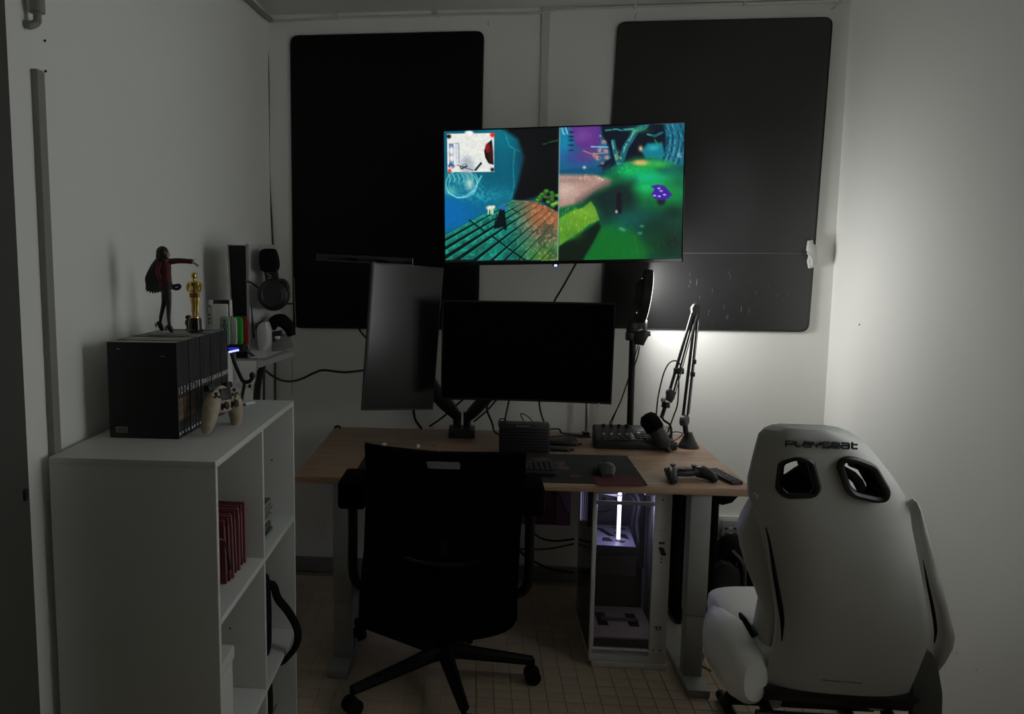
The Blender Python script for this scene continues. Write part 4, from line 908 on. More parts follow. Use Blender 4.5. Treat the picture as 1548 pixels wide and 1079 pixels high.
# ------------------------------------------------------------ racing seat
leather_w = mat('seat_leather_lit', (.78, .78, .75), .45, var=.04, scale=6, bump=.15)
leather = mat('seat_leather_shaded', (.42, .42, .40), .5, var=.04, scale=6, bump=.15)  # same pale leather as the cushion, with its dimmer light put into the colour
t = thing('racing_seat', 'pale leather racing seat with black cutouts, seen from behind at right', 'racing seat', (1.08, 2.5, 0))
def plY(z): return 2.17+.26*(1.08-z)/.73
def onback(x, y, off=0):
    # intersect the view ray with the reclined back plane
    d = ray(x, y); k = .26/.73        # Y = 2.17 + k*(1.08 - z)
    s = (2.17+k*(1.08-H)-off)/(d.y+k*d.z); return CAM + d*s
rowsp = ((648.5, 1192, 1262), (650, 1178, 1282), (655, 1166, 1298), (664, 1158, 1313), (682, 1153, 1331), (705, 1147, 1350), (730, 1141, 1369), (755, 1140, 1385), (780, 1150, 1390), (800, 1157, 1392), (850, 1169, 1402), (900, 1178, 1411), (935, 1182, 1416), (965, 1182, 1417), (990, 1178, 1412), (1015, 1171, 1402), (1040, 1162, 1391), (1056, 1157, 1384))
b = B(); rg = []; NU = 26; fwd = Vector((0, .94, .33))
for j, (y, l_, r_) in enumerate(rowsp):
    A, C_ = onback(l_, y), onback(r_, y+ (r_-l_)*.03)
    tt = min(1, (j+.6)/5)**.6; back = []; front = []
    for i in range(NU+1):
        u = -1+2*i/NU; p = A.lerp(C_, (u+1)/2)
        edge = (1-abs(u)**6)
        back.append(p + Vector((0, .045*abs(u)**3.2 + (1-tt)*.03, 0)) )
        front.append(p + Vector((0, .030+.055*tt*edge**.5 + .03*abs(u)**3, 0)))
    rg.append(back+front[::-1])
b.rings(rg)
cutL = ((1182, 699), (1206, 690), (1228, 696), (1239, 740), (1232, 750), (1190, 753), (1178, 742))
cutR = ((1267, 702), (1273, 692), (1290, 693), (1320, 704), (1343, 744), (1340, 756), (1325, 757), (1290, 749), (1279, 738))
cuts = []
def shrink(P, k): 
    cx_ = sum(p[0] for p in P)/len(P); cy_2 = sum(p[1] for p in P)/len(P); return [(cx_+(x-cx_)*k, cy_2+(y-cy_2)*k) for x, y in P]
for P in (cutL, cutR):
    c_ = B(); Q = [q-Vector((.10, 1, -.16))*.06 for q in roundpoly([onback(x, y) for x, y in shrink(P, .88)], .008)]; c_.prism(Q, Vector((.10, 1, -.16))*.36); cuts.append(c_)
shell = boolean(b, cuts)
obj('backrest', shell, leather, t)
for P in (cutL, cutR):
    Q = roundpoly([onback(x, y) for x, y in shrink(P, .93)], .012); Q = [q+Vector((0, -.001 + .045*abs((2*(q.x-.80)/.46)-1)**3.2*.4, 0)) for q in Q]; Q.append(Q[0]); Q.append(Q[1])
    fr = obj('cutout_frame', B().tube(Q, .0115, 8, flat=.8), blk, t)
    r1 = roundpoly([onback(x, y) for x, y in shrink(P, .85)], .008); r2 = [q+Vector((.10, 1, -.16))*.125 for q in r1]
    obj('cutout_lining', B().rings([r1, r2], cap=False), soft, t)
# harness pads crossing behind the openings
for P in (((1180, 722), (1190, 717), (1203, 708), (1214, 702), (1228, 699), (1243, 752), (1232, 758), (1178, 758)),
          ((1268, 697), (1279, 706), (1294, 714), (1305, 726), (1318, 753), (1303, 758), (1299, 746), (1291, 731), (1281, 722), (1266, 715)),
          ((1278, 690), (1285, 706), (1301, 712), (1313, 728), (1331, 752), (1352, 764), (1352, 740), (1322, 694)),
          ((1264, 714), (1280, 724), (1284, 738), (1296, 748), (1292, 764), (1270, 748))):
    obj('harness_pad', B().prism([onback(x, y, -.13) for x, y in P], (0, .012, 0), .002), soft, t)
# logo strokes
SEG = {'P': [((0, 0), (0, .8)), ((0, 1), (.95, 1), (1.0, .9), (1.0, .55), (.9, .45), (.15, .45))], 'L': [((0, 1), (0, .1), (.1, 0), (.6, 0))],
 'A': [((.05, 1), (.9, 1), (1, .9), (1, 0)), ((1, .55), (.1, .55), (0, .45), (0, .1), (.1, 0), (1, 0))], 'Y': [((0, 1), (0, .6), (.1, .5), (.9, .5)), ((1, 1), (1, .5), (.5, .45), (.5, 0))],
 'S': [((1, 1), (.1, 1), (0, .9), (0, .6), (.1, .52), (.9, .52), (1, .42), (1, .1), (.9, 0), (0, 0))], 'E': [((1, 0), (.1, 0), (0, .1), (0, .9), (.1, 1), (.9, 1), (1, .9), (1, .5), (0, .5))],
 'T': [((.15, 1.2), (.15, .1), (.25, 0), (.8, 0)), ((.15, .8), (.8, .8))]}
b = B(); xx = 1188.5; adv = {'L': 8.5, 'T': 10}
for i, ch in enumerate('PLAYSEAT'):
    w_ = {'L': 12, 'T': 12}.get(ch, 11.4); gap = -.5 if ch == 'L' else 3.0
    for st in SEG[ch]:
        pts = []
        for sx_, sy2 in st:
            X_ = xx+sx_*w_; base = 674.5+(X_-1188)*.038; pts.append(onback(X_, base-sy2*7.6, .0035))
        b.tube(pts, .0028, 6, flat=1)
    xx += w_+gap
logo_m = mat('logo_black', (.006, .006, .007), .6)
obj('lettering', b, logo_m, t)
b = B()
b.tube([onback(1243+i*6, 1028+i*.5, .002) for i in range(11)], .0011, 6); obj('tag_line', b, logo_m, t)
# bolsters
BD = .075
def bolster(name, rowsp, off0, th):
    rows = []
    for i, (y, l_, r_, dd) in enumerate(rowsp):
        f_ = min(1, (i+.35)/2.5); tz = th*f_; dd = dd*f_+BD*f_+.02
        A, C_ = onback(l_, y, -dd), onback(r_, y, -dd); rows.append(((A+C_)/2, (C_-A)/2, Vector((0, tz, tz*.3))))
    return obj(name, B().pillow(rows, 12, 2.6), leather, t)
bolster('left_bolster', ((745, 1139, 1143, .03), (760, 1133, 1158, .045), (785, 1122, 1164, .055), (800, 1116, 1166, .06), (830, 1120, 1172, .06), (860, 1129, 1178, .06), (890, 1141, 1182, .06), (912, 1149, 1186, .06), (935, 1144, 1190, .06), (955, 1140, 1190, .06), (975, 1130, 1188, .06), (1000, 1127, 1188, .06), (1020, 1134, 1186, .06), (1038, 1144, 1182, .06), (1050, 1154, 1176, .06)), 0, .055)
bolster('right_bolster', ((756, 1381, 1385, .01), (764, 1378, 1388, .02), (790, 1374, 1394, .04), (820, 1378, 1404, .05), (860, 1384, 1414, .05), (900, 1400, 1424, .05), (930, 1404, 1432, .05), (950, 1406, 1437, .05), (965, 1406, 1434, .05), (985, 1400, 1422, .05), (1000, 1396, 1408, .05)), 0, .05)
obj('left_seam', B().tube([onback(x, y, .0) + Vector((0, -.004, 0)) for x, y in ((1157, 797), (1163, 822), (1171, 870), (1179, 915), (1182, 940), (1181, 968))], [.0015, .0035, .006, .0075, .006, .0015], 8, 3), soft, t)
obj('right_seam', B().tube([onback(x, y, .0) + Vector((0, .012, 0)) for x, y in ((1399, 850), (1407, 890), (1414, 925), (1418, 955), (1416, 975))], [.001, .0035, .005, .0045, .0015], 8, 3), soft, t)
# seat
zs = .445
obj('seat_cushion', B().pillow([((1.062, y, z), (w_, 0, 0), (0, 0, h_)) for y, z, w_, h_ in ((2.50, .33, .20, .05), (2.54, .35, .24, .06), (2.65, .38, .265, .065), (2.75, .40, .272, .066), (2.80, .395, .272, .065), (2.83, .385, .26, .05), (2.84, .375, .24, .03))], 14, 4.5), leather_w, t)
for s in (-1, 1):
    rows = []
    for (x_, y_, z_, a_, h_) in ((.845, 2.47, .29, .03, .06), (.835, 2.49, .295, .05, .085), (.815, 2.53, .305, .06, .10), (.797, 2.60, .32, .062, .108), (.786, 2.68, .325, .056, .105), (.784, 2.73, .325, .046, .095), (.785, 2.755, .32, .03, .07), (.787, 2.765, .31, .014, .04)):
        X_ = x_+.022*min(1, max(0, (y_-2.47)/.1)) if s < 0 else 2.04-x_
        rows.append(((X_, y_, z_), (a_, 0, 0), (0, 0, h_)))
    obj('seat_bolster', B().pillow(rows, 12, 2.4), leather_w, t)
b = B().tube([(.815, 2.745, .415), (.835, 2.68, .425), (.850, 2.60, .425), (.858, 2.53, .41)], .012, 8, 4, .5); obj('dark_inset', b, gloss, t)
# frame
b = B()
a_ = onback(1160, 1052); c_ = onback(1380, 1066)
obj('back_crossbar', B().prism([onback(x, y, .004) for x, y in ((1157, 1043), (1392, 1060), (1372, 1076), (1156, 1058))], Vector((0, .05, 0)), .003), metal_blk, t)
for s, x in ((-1, .88), (1, 1.27)):
    obj('side_tube', B().tube([(x+.02, 2.25, .02), (x, 2.30, .05), (x-.02*s, 2.5, .18), (x, 2.62, .20), (x, 2.74, .16), (x, 2.80, .06), (x, 2.86, .02)], .019, 12, 5), metal_blk, t)
    obj('floor_rail', B().tube([(x, 2.05, .02), (x, 2.90, .02)], .019, 12), metal_blk, t)
obj('dark_side_plate', B().prism(roundpoly([atY(x, y, 2.50) for x, y in ((1380, 1000), (1396, 984), (1410, 986), (1419, 1010), (1426, 1050), (1424, 1100), (1380, 1100))], .02), (0, .03, 0), .004), mat('plate_grey', (.075, .075, .07), .5), t)  # dark grey plate at the lower right of the seat
for yy, zz in ((2.3, .05), (2.78, .07), (2.48, .18)): obj('cross_tube', B().tube([(.86, yy, zz), (1.33, yy, zz)], .019, 12), metal_blk, t)

# ------------------------------------------------------------ shelf unit
sx0, sx1, sy0, sy1, sz = -.955, -.568, 1.76, 2.565, 1.1
t = thing('shelf_unit', 'white open cube shelf unit standing along the left wall', 'shelf', ((sx0+sx1)/2, (sy0+sy1)/2, 0)); th = .016
obj('top_board', B().box((sx0, sy0, sz-th), (sx1, sy1, sz), .001), wpanel, t)
obj('side_panel', B().box((sx0, sy0, 0), (sx1, sy0+th, sz-th), .001), wpanel, t); obj('side_panel', B().box((sx0, sy1-th, 0), (sx1, sy1, sz-th), .001), wpanel, t)
ym = 2.175
for z0, z1 in ((.73, sz-th), (.35, .73-th), (.02, .35-th)): obj('divider', B().box((sx0+.01, ym-th/2, z0), (sx1, ym+th/2, z1), .001), wpanel, t)
for z in (.73, .35, .04):
    obj('shelf_board', B().box((sx0+.01, sy0+th, z-th), (sx1, sy1-th, z), .001), wpanel, t)
obj('back_panel', B().box((sx0, sy0+th, .02), (sx0+.005, sy1-th, sz-th)), wpanel, t)
for x, y in ((411, 696), (348, 950)):
    q = atY(x, y, sy1-th-.001 if x > 400 else ym-th/2-.001); obj('peg_hole', B().cyl(q, q+Vector((0, -.001, 0)), .0028, n=8), blk, t)

# red game cases
rc_m = [red_m, mat('red_plastic_dark', (.09, .01, .016), .45), mat('red_plastic_pale', (.22, .06, .07), .45)]
art = mat('spine_art', (.25, .12, .12), .6, var=.7, scale=60)
for i in range(9):
    y = 1.975+i*.0185; lean = R(random.uniform(-1, 2.5) if i > 4 else 4)
    words = ['nearest', 'second', 'third', 'fourth', 'fifth', 'sixth', 'seventh', 'eighth', 'farthest'][i]
    t = thing('game_case', 'thin red plastic game case upright on the shelf, %s of the row' % words, 'game case', (-.66, y, .7305), 'red game cases in the shelf unit')
    M = Matrix.Translation(Vector((-.668, y, .7305))) @ Matrix.Rotation(lean, 4, 'X')
    obj('shell', B().box((-.055, 0, 0), (.052+.004*(i % 3), .0115, .168), .0015, M), rc_m[i % 3], t)
    obj('spine_label', B().box((.05+.004*(i % 3), .0015, .02), (.0525+.004*(i % 3)+.0002, .010, .15), 0, M), art, t)
t = thing('soft_pouch', 'black soft pouch at the front of the upper left cube', 'pouch', (-.61, 1.9, .73))
obj('body', B().pillow([((-.632, 1.87, z), (.02+w_*.25, 0, 0), (0, w_, 0)) for z, w_ in ((.731, .02), (.745, .04), (.80, .045), (.86, .035), (.885, .015))], 10, 2.4), soft, t)
obj('drawstring', B().tube([(-.61, 1.87, .885), (-.59, 1.89, .87), (-.58, 1.895, .80)], .003, 6, 3), blk2, t)
# stack of cases
cols = [(.03, .03, .032), (.10, .10, .10), (.03, .035, .045), (.22, .22, .21), (.05, .05, .05), (.28, .28, .27), (.04, .04, .05)]
for i in range(7):
    z = .7305+i*.0142; t = thing('disc_case', 'flat dark disc case in the cube, %s of the stack' % ['bottom', 'second up', 'third up', 'middle', 'third from the top', 'second from the top', 'top'][i], 'disc case', (-.72, 2.3, z), 'stacked disc cases in the shelf unit')
    o_ = (i*37 % 5)*.004
    obj('shell', B().box((-.77, 2.26+o_, z), (-.600-o_, 2.40+o_, z+.0138), .0015), mat('case_%d' % i, cols[i], .4), t)
    obj('spine_label', B().box((-.6005-o_, 2.27+o_, z+.003), (-.5995-o_, 2.39+o_, z+.0108)), mat('case_label_%d' % (i % 3), ((.3, .3, .3), (.12, .12, .13), (.2, .18, .16))[i % 3], .6), t)
# bag in the lower cube
t = thing('handbag', 'black bag with a looped handle bulging from the lower right cube', 'bag', (-.66, 2.38, .35))
obj('body', B().pillow([((-.70, 2.37, z), (.09, 0, 0), (0, w_, 0)) for z, w_ in ((.352, .08), (.37, .12), (.46, .13), (.54, .11), (.58, .08), (.60, .03))], 12, 2.6), soft, t)
hb = [atY(x, y, 2.40) for x, y in ((412, 885), (420, 905), (436, 925), (449, 950), (449, 972), (438, 990), (418, 1003))]
obj('handle', B().tube([(-.65, 2.4, .55)]+hb+[(-.65, 2.4, .38)], .015, 10, 4, .5), soft, t)
t = thing('storage_bag', 'black bag pushed into the bottom right cube', 'bag', (-.7, 2.35, .04)); obj('body', B().pillow([((-.70, 2.33, z), (.10, 0, 0), (0, w_, 0)) for z, w_ in ((.042, .08), (.06, .11), (.2, .12), (.28, .10), (.31, .04))], 12, 3), soft, t); obj('zip', B().box((-.605, 2.26, .16), (-.598, 2.42, .165), .001), dtrim_m, t)
t = thing('storage_box', 'pale lidded box in the lower left cube', 'box', (-.68, 1.86, .35)); obj('carton', B().box((-.88, 1.79, .351), (-.60, 1.965, .54), .004), wpanel, t); obj('lid', B().box((-.885, 1.786, .54), (-.596, 1.969, .575), .004), wpanel, t)

# ------------------------------------------------------------ numbered books on the shelf unit
cov = mat('book_black', (.006, .0065, .0075), .45, var=.3, scale=30); spn = mat('spine_black', (.020, .020, .021), .5, var=.2); numm = mat('book_print', (.85, .85, .83), .6)
illus = mat('spine_picture', (.20, .13, .08), .6, var=.98, scale=70)
nb = 19; bt_ = .385/nb; bx0, bx1 = -.907, -.731
for i in range(nb):
    y = 1.975+i*bt_; num = str(i+1); dz = 0; xo = i*.0007 + (.0015 if i % 4 == 0 else 0); hh = .241-(.001 if i % 5 == 2 else 0)
    wn = 'one two three four five six seven eight nine ten eleven twelve thirteen fourteen fifteen sixteen seventeen eighteen nineteen'.split()
    t = thing('book', 'thick black volume marked %s on its spine, %s' % (wn[i], 'its cover facing forward at the near end' if i == 0 else 'last of the row under the gold trophy' if i == nb-1 else 'standing between volumes %s and %s' % (wn[i-1], wn[i+1])), 'book', (-.82, y+bt_/2, 1.1), 'numbered black volumes on the shelf unit')
    x1b = bx1+xo
    cvr = B().box((bx0, y+.0004, 1.1), (x1b, y+.0022, 1.1+hh), .0006, seg=1).box((bx0, y+bt_-.0022, 1.1), (x1b, y+bt_-.0004, 1.1+hh), .0006, seg=1)
    obj('cover', cvr, cov, t, smooth=False)
    obj('spine', B().box((x1b-.002, y+.0004, 1.1), (x1b+.0012, y+bt_-.0004, 1.1+hh), .0008, seg=1), spn, t)
    obj('pages', B().box((bx0+.003, y+.0022, 1.102), (x1b-.002, y+bt_-.0022, 1.1+hh-.0006)), paper, t, smooth=False)
    tm = text_mesh(num, .026 if i < 9 else .0185); tm.transform(frame((x1b+.0014, y+bt_/2, 1.218), (0, 1, 0), (0, 0, 1))); obj('number', tm, numm, t, smooth=False)
    obj('publisher_mark', B().box((x1b+.0011, y+bt_*.32, 1.109), (x1b+.0016, y+bt_*.68, 1.115)), numm, t)
    if i < 6: obj('spine_picture', B().box((x1b+.0011, y+.0025, 1.145), (x1b+.0015, y+bt_-.0025, 1.20)), illus, t)
    if i == 0:
        q = atY(184, 650, 1.975); bl = B().box((q.x-.015, 1.9744, q.z-.007), (q.x+.015, 1.9752, q.z+.008)); lab = obj('barcode_label', bl, mat('barcode_paper', (.30, .30, .28), .7), t)
        bb = B()
        for k in range(7): bb.box((q.x-.010+k*.0035, 1.9738, q.z-.005), (q.x-.0085+k*.0035, 1.9745, q.z+.006))
        obj('barcode', bb, blk, lab, smooth=False)
        q = atY(245, 539, 1.975); obj('cover_print', B().box((q.x-.003, 1.9742, q.z-.001), (q.x-.001, 1.9752, q.z+.001)).box((q.x+.004, 1.9742, q.z-.001), (q.x+.006, 1.9752, q.z+.001)).box((atY(176, 528, 1.975).x, 1.9742, q.z+.0165), (atY(181, 528, 1.975).x, 1.9752, q.z+.0175)), numm, t)
        obj('cover_picture', B().box((atY(187, 600, 1.975).x, 1.9746, 1.13), (atY(250, 600, 1.975).x, 1.9752, 1.275)), mat('cover_dark', (.004, .004, .0045), .5), t)
BT = 1.3412

# ------------------------------------------------------------ figurine
fc = Vector((-.838, 2.165, BT))
t = thing('figurine', 'small figurine in a red jacket, arm outstretched, on a round stand', 'figurine', fc)
FYc = 2.165
def F(x, y, dy=0): return atY(x, y, FYc+dy)
obj('round_stand', B().lathe([(.053, 0), (.055, .002), (.055, .005), (.052, .0065), (.002, .0065)], (F(256, 505).x+.0, FYc, BT), n=40), mat('stand_grey', (.16, .15, .13), .5), t)
dk = mat('stocking', (.010, .009, .012), .5); jac = mat('jacket_red', (.085, .005, .010), .7); hair_m = mat('hair_black', (.008, .007, .010), .45); skn = mat('figure_skin', (.42, .27, .21), .5)
# one continuous body: pelvis, torso, neck, head, both arms, both legs
J = [F(250, 436), F(249, 420), F(250, 404), F(252, 394), F(249, 383), # pelvis..head 0-4
     F(257, 396), F(273, 394.5), F(290, 396), # right arm 5-7
     F(243, 398, -.008), F(239, 412, -.014), F(242, 424, -.018), # left arm 8-10
     F(254, 445), F(255, 462), F(255, 482), F(257, 497, -.004), # leg front 11-14
     F(249, 445, .004), F(248, 458, .005), F(243, 480, .006), F(242, 492, .006)] # leg rear 15-18
E_ = [(0, 1), (1, 2), (2, 3), (3, 4), (2, 5), (5, 6), (6, 7), (2, 8), (8, 9), (9, 10), (0, 11), (11, 12), (12, 13), (13, 14), (0, 15), (15, 16), (16, 17), (17, 18)]
rad = [.0135, .010, .013, .0048, .0135, .006, .005, .0036, .006, .005, .004, .0098, .0075, .0050, .0035, .0098, .0072, .0050, .0035]
body = skin(J, E_, rad, 2); obj('body', body, dk, t)
obj('face', B().ball(F(252.5, 385, -.002), .0085, (.9, .9, 1.1)), skn, t)
b = B(); 
for f_ in range(4): b.tube([F(289, 396), F(293, 397+f_*.3, (f_-1.5)*.002), F(297, 399.5+f_*.7, (f_-1.5)*.003), F(300, 401+f_*.8, (f_-1.5)*.003)], [.0024, .0016, .0011, .0007], 6)
b.tube([F(290, 396.5, -.003), F(293, 394, -.005), F(294.5, 392.5, -.005)], [.0018, .0012, .0008], 6)
obj('hand', b, skn, t)
b = B().pillow([(F(250.5, y), ((w_)*.0017, 0, 0), (0, .015, 0)) for y, w_ in ((436, 7.5), (433, 10), (425, 9), (414, 8), (402, 8), (396, 6.5), (393, 4))], 12, 2.4)
b.tube([F(256, 396), F(270, 394.6), F(285, 395.4), F(290.5, 395.8)], [.0085, .0072, .0065, .0068], 10, 3)
b.tube([F(243, 397, -.008), F(238.5, 411, -.015), F(243, 424, -.02)], [.0085, .007, .006], 10, 3)
obj('jacket', b, jac, t)
obj('jacket_collar', B().lathe([(.009, 0), (.0115, .003), (.0105, .007), (.007, .008)], F(252, 396.5), (0, 0, 1), 16), mat('collar_pale', (.3, .16, .17), .6), t)
obj('skirt', B().pillow([(F(252, y), ((w_)*.0017, 0, 0), (0, .015, 0)) for y, w_ in ((438, 10.5), (437, 11.2), (432, 9.8), (427, 8))], 14, 2.2), mat('skirt_dark', (.012, .010, .020), .6), t)
obj('belt_pouch', B().tube([F(259, 434), F(265, 432), F(271, 431.5), F(272, 434), (F(269, 437)), F(263, 437)], .0042, 8, 3), dk, t)
# hair with strands
b = B().ball(F(245.5, 382.5, -.004), .0165, (1.0, 1.05, 1.08)).ball(F(243.5, 388, -.003), .0150, (.9, 1, 1.2))
obj('hair', b, hair_m, t)
b = B()
for i in range(15):
    u = i/14; sx_ = 239+u*9; ex_ = 221+u*28
    b.tube([F(243+u*3, 388, .006), F(sx_-6+u*6, 402, .012), F(ex_+3, 420, .014), F(ex_+2, 431+5*math.sin(u*3.1), .014), F(ex_-1, 437+5.5*math.sin(.4+u*2.7)+(i % 2)*2, .012)], [.007, .0085, .0085, .0055, .0008], 7, 3)
obj('long_hair', b, hair_m, t)
for (ax_, ay_, bx_, by_, dy) in ((256, 495, 262, 503.5, -.004), (241, 490, 247, 502, .006)):
    q0_, q1_ = F(ax_, ay_, dy), F(bx_, by_, dy)
    obj('shoe', B().tube([q0_+Vector((-.006, 0, .004)), q0_, q0_.lerp(q1_, .6), q1_+Vector((-.0005, 0, .0035))], [.005, .0075, .006, .0035], 10, 3).tube([F(ax_-6, ay_-1, dy), F(ax_-5, ay_+5, dy)], .0018, 6), blk, t)

# trophy
TY = 2.27; 
def G(x, y, dy=0): return atY(x, y, TY+dy)
tc_ = G(295, 500)
t = thing('trophy', 'gold standing figure trophy on a black pedestal', 'trophy', (tc_.x, TY, BT))
def sy_z(y): return G(295, y).z
obj('pedestal', B().lathe([(.0225, 0), (.0225, .004), (.019, .007), (.0175, .034), (.0175, .0385), (.014, .0395), (.002, .0395)], (tc_.x, TY, BT), n=28), gloss, t)
zb = BT+.0395; ht = sy_z(412)-zb; k = ht/1.0
def g_(a, z, d=0): return Vector((tc_.x+.001+a*k, TY+d*k, zb+z*k))
b = B().pillow([(g_(0, z), (w_*k, 0, 0), (0, d_*k, 0)) for z, w_, d_ in ((.50, .085, .06), (.56, .082, .06), (.62, .085, .06), (.68, .105, .07), (.74, .13, .075), (.78, .125, .065), (.81, .07, .05), (.83, .035, .035), (.86, .035, .035), (.875, .055, .06), (.91, .066, .07), (.95, .066, .07), (.985, .05, .05), (1.0, .02, .02))], 10, 2.1)
for q in (-1, 1):
    b.tube([g_(q*.12, .765), g_(q*.155, .68), g_(q*.135, .60, -.03), g_(q*.04, .585, -.09)], [.040*k, .036*k, .030*k, .026*k], 8, 3)
    b.tube([g_(q*.045, .52), g_(q*.05, .40), g_(q*.042, .27), g_(q*.045, .18), g_(q*.038, .04), g_(q*.04, 0)], [.058*k, .058*k, .040*k, .043*k, .026*k, .034*k], 8, 3)
obj('gold_figure', b, gold, t)
obj('gold_plinth', B().lathe([(.013, -.001), (.013, .003), (.009, .005), (.002, .006)], g_(0, 0), n=24), gold, t)
obj('loincloth', B().pillow([(g_(0, z), (.115*k, 0, 0), (0, .066*k, 0)) for z in (.45, .47, .52, .55)], 8, 2.2), mat('gold_dark', (.22, .14, .04), .4, .8), t)
# small dark ornament behind the trophy
q = atY(284, 500, 2.31)
t = thing('ornament', 'tiny dark ornament half hidden behind the trophy pedestal', 'ornament', (q.x, 2.31, BT))
obj('body', B().lathe([(.008, 0), (.008, .003), (.003, .006), (.004, .012), (.008, .02), (.006, .03), (.001, .034)], (q.x, 2.31, BT), n=14), blk2, t); obj('head', B().ball((q.x+.003, 2.31, BT+.038), .008, (1.2, 1, .8)), blk2, t)

# handheld console in white dock, behind the books
HY = 2.50; a = atY(312, 453, HY); c = atY(347, 502, HY)
t = thing('handheld_console', 'white handheld console in its dock behind the trophy', 'console', ((a.x+c.x)/2, HY+.03, 1.1))
obj('dock', B().box((atY(320, 470, HY).x, HY, 1.1), (atY(343.5, 470, HY).x, HY+.045, atY(330, 460, HY).z), .004), white, t)
obj('screen_unit', B().box((atY(320, 460, HY).x, HY+.012, c.z), (atY(345, 460, HY).x, HY+.028, atY(330, 454, HY).z), .003), blk, t)
obj('side_grip', B().box((a.x+.003, HY+.008, c.z-.01), (atY(320, 460, HY).x, HY+.032, atY(315, 454, HY).z), .004), white, t); obj('side_grip', B().box((atY(345, 460, HY).x, HY+.008, c.z), (c.x+.001, HY+.032, atY(330, 454, HY).z), .004), white, t)
for y in (463, 476, 482, 488): q = atY(316.5, y, HY+.006); obj('button', B().ball(q, .003), blk, t)

# four slim controllers on the charging stand
JY = 2.42
t = thing('charging_stand', 'black charging stand with a lit blue strip on its bent leg', 'stand', (-.77, 2.42, 1.1))
a = atY(344, 533, JY); c = atY(371, 524, JY)
obj('cradle', B().box((a.x-.045, JY-.004, a.z+.002), (c.x-.005, JY+.03, c.z+.004), .003), blk, t)
obj('blue_light', B().tube([atY(346, 532.5, JY-.007), atY(361, 529.5, JY-.007)], .0028, 8), mat('blue_glow', (.5, .5, 1), .4, emit=(.45, .5, 1), es=1.6), t)
obj('blue_spot', B().box(atY(345, 529, JY-.006), atY(361, 525.5, JY-.004), .001), mat('blue_dim', (.02, .02, .4), .4, emit=(.03, .04, .7), es=.5), t)
obj('bent_leg', B().tube([atY(350, 534, JY), atY(355, 550, JY), atY(362, 566, JY), atY(368, 577, JY), atY(377, 577, JY), atY(382, 571, JY)], .0062, 8, 3), blk, t)
obj('leg_knob', B().ball(atY(381.5, 568, JY), .0095, (1, 1, 1.1)), blk, t)
obj('rear_column', B().tube([(a.x-.03, JY+.02, a.z), (a.x-.03, JY+.03, 1.102)], .010, 10).box((a.x-.06, JY, 1.1), (atY(366, 600, JY).x, JY+.045, 1.106), .002).tube([(atY(370, 577, JY).x, JY, atY(370, 577, JY).z), (atY(366, 600, JY).x-.01, JY+.02, 1.106)], .005, 8), blk, t)
jc = [('pale_green', (.25, .38, .28), 'pale green', 333, 346), ('pale_grey', (.42, .44, .40), 'pale grey', 344, 354), ('bright_green', (.02, .42, .05), 'bright green', 353, 364), ('dark_red', (.34, .02, .035), 'dark red', 362, 372.5)]
for i, (nm, cc, lb, l_, r_) in enumerate(jc):
    jy = JY-.004+i*.018; A = atY(l_, 479, jy); C_ = atY(r_, 524, jy); w_ = max(.026, C_.x-A.x)
    t = thing('mini_controller', 'slim %s mini controller upright in the charging stand' % lb, 'controller', ((A.x+C_.x)/2, jy, C_.z), 'mini controllers in the charging stand')
    P = [Vector((A.x+(x*w_), jy, C_.z+z*(A.z-C_.z))) for x, z in ((0, 0), (.72, 0), (.9, .06), (1, .16), (1, .84), (.9, .95), (.7, 1), (0, 1))]
    obj('shell', B().prism(P, (0, .0135, 0), .002), mat('mini_'+nm, cc, .4, emit=None), t)
    obj('rail', B().box((A.x-.002, jy+.003, C_.z+.004), (A.x+.001, jy+.011, A.z-.004), .0005), blk, t)
    if i == 0:
        for x, z in ((.5, .86), (.5, .60), (.3, .68), (.7, .68), (.5, .76)): obj('button', B().ball((A.x+x*w_, jy-.001, C_.z+z*(A.z-C_.z)), .0026, (1, .5, 1)), blk, t)
    else: obj('shoulder_button', B().box((A.x+w_*.3, jy+.002, A.z-.004), (A.x+w_*.85, jy+.012, A.z+.001), .001), blk, t)

# patterned game controller leaning against the books
pm_ = mat('pad_patterned', (.44, .37, .27), .45, var=.55, scale=55)
base = Vector((-.667, 2.155, 1.1))
# pad face (+z local) looks to +x and a bit to the camera; pad y (away from grips) points up
zf = Vector((.96, -.17, .22)).normalized(); yu = (Vector((.0, .0, 1)) - zf*zf.z).normalized(); yu = (yu*math.cos(R(4)) + zf.cross(yu)*math.sin(R(4))*-1).normalized(); xr = yu.cross(zf)
cen = atY(335, 606, 2.10); Sc = Matrix.Scale(1.02, 4)
Mx = Matrix(((xr.x, yu.x, zf.x, 0), (xr.y, yu.y, zf.y, 0), (xr.z, yu.z, zf.z, 0), (0, 0, 0, 1))) @ Sc
gp = gamepad('game_controller', 'pale patterned game controller leaning on the numbered books', cen - zf*.026, 0, Mx, pm_, blk, blk, blk2)

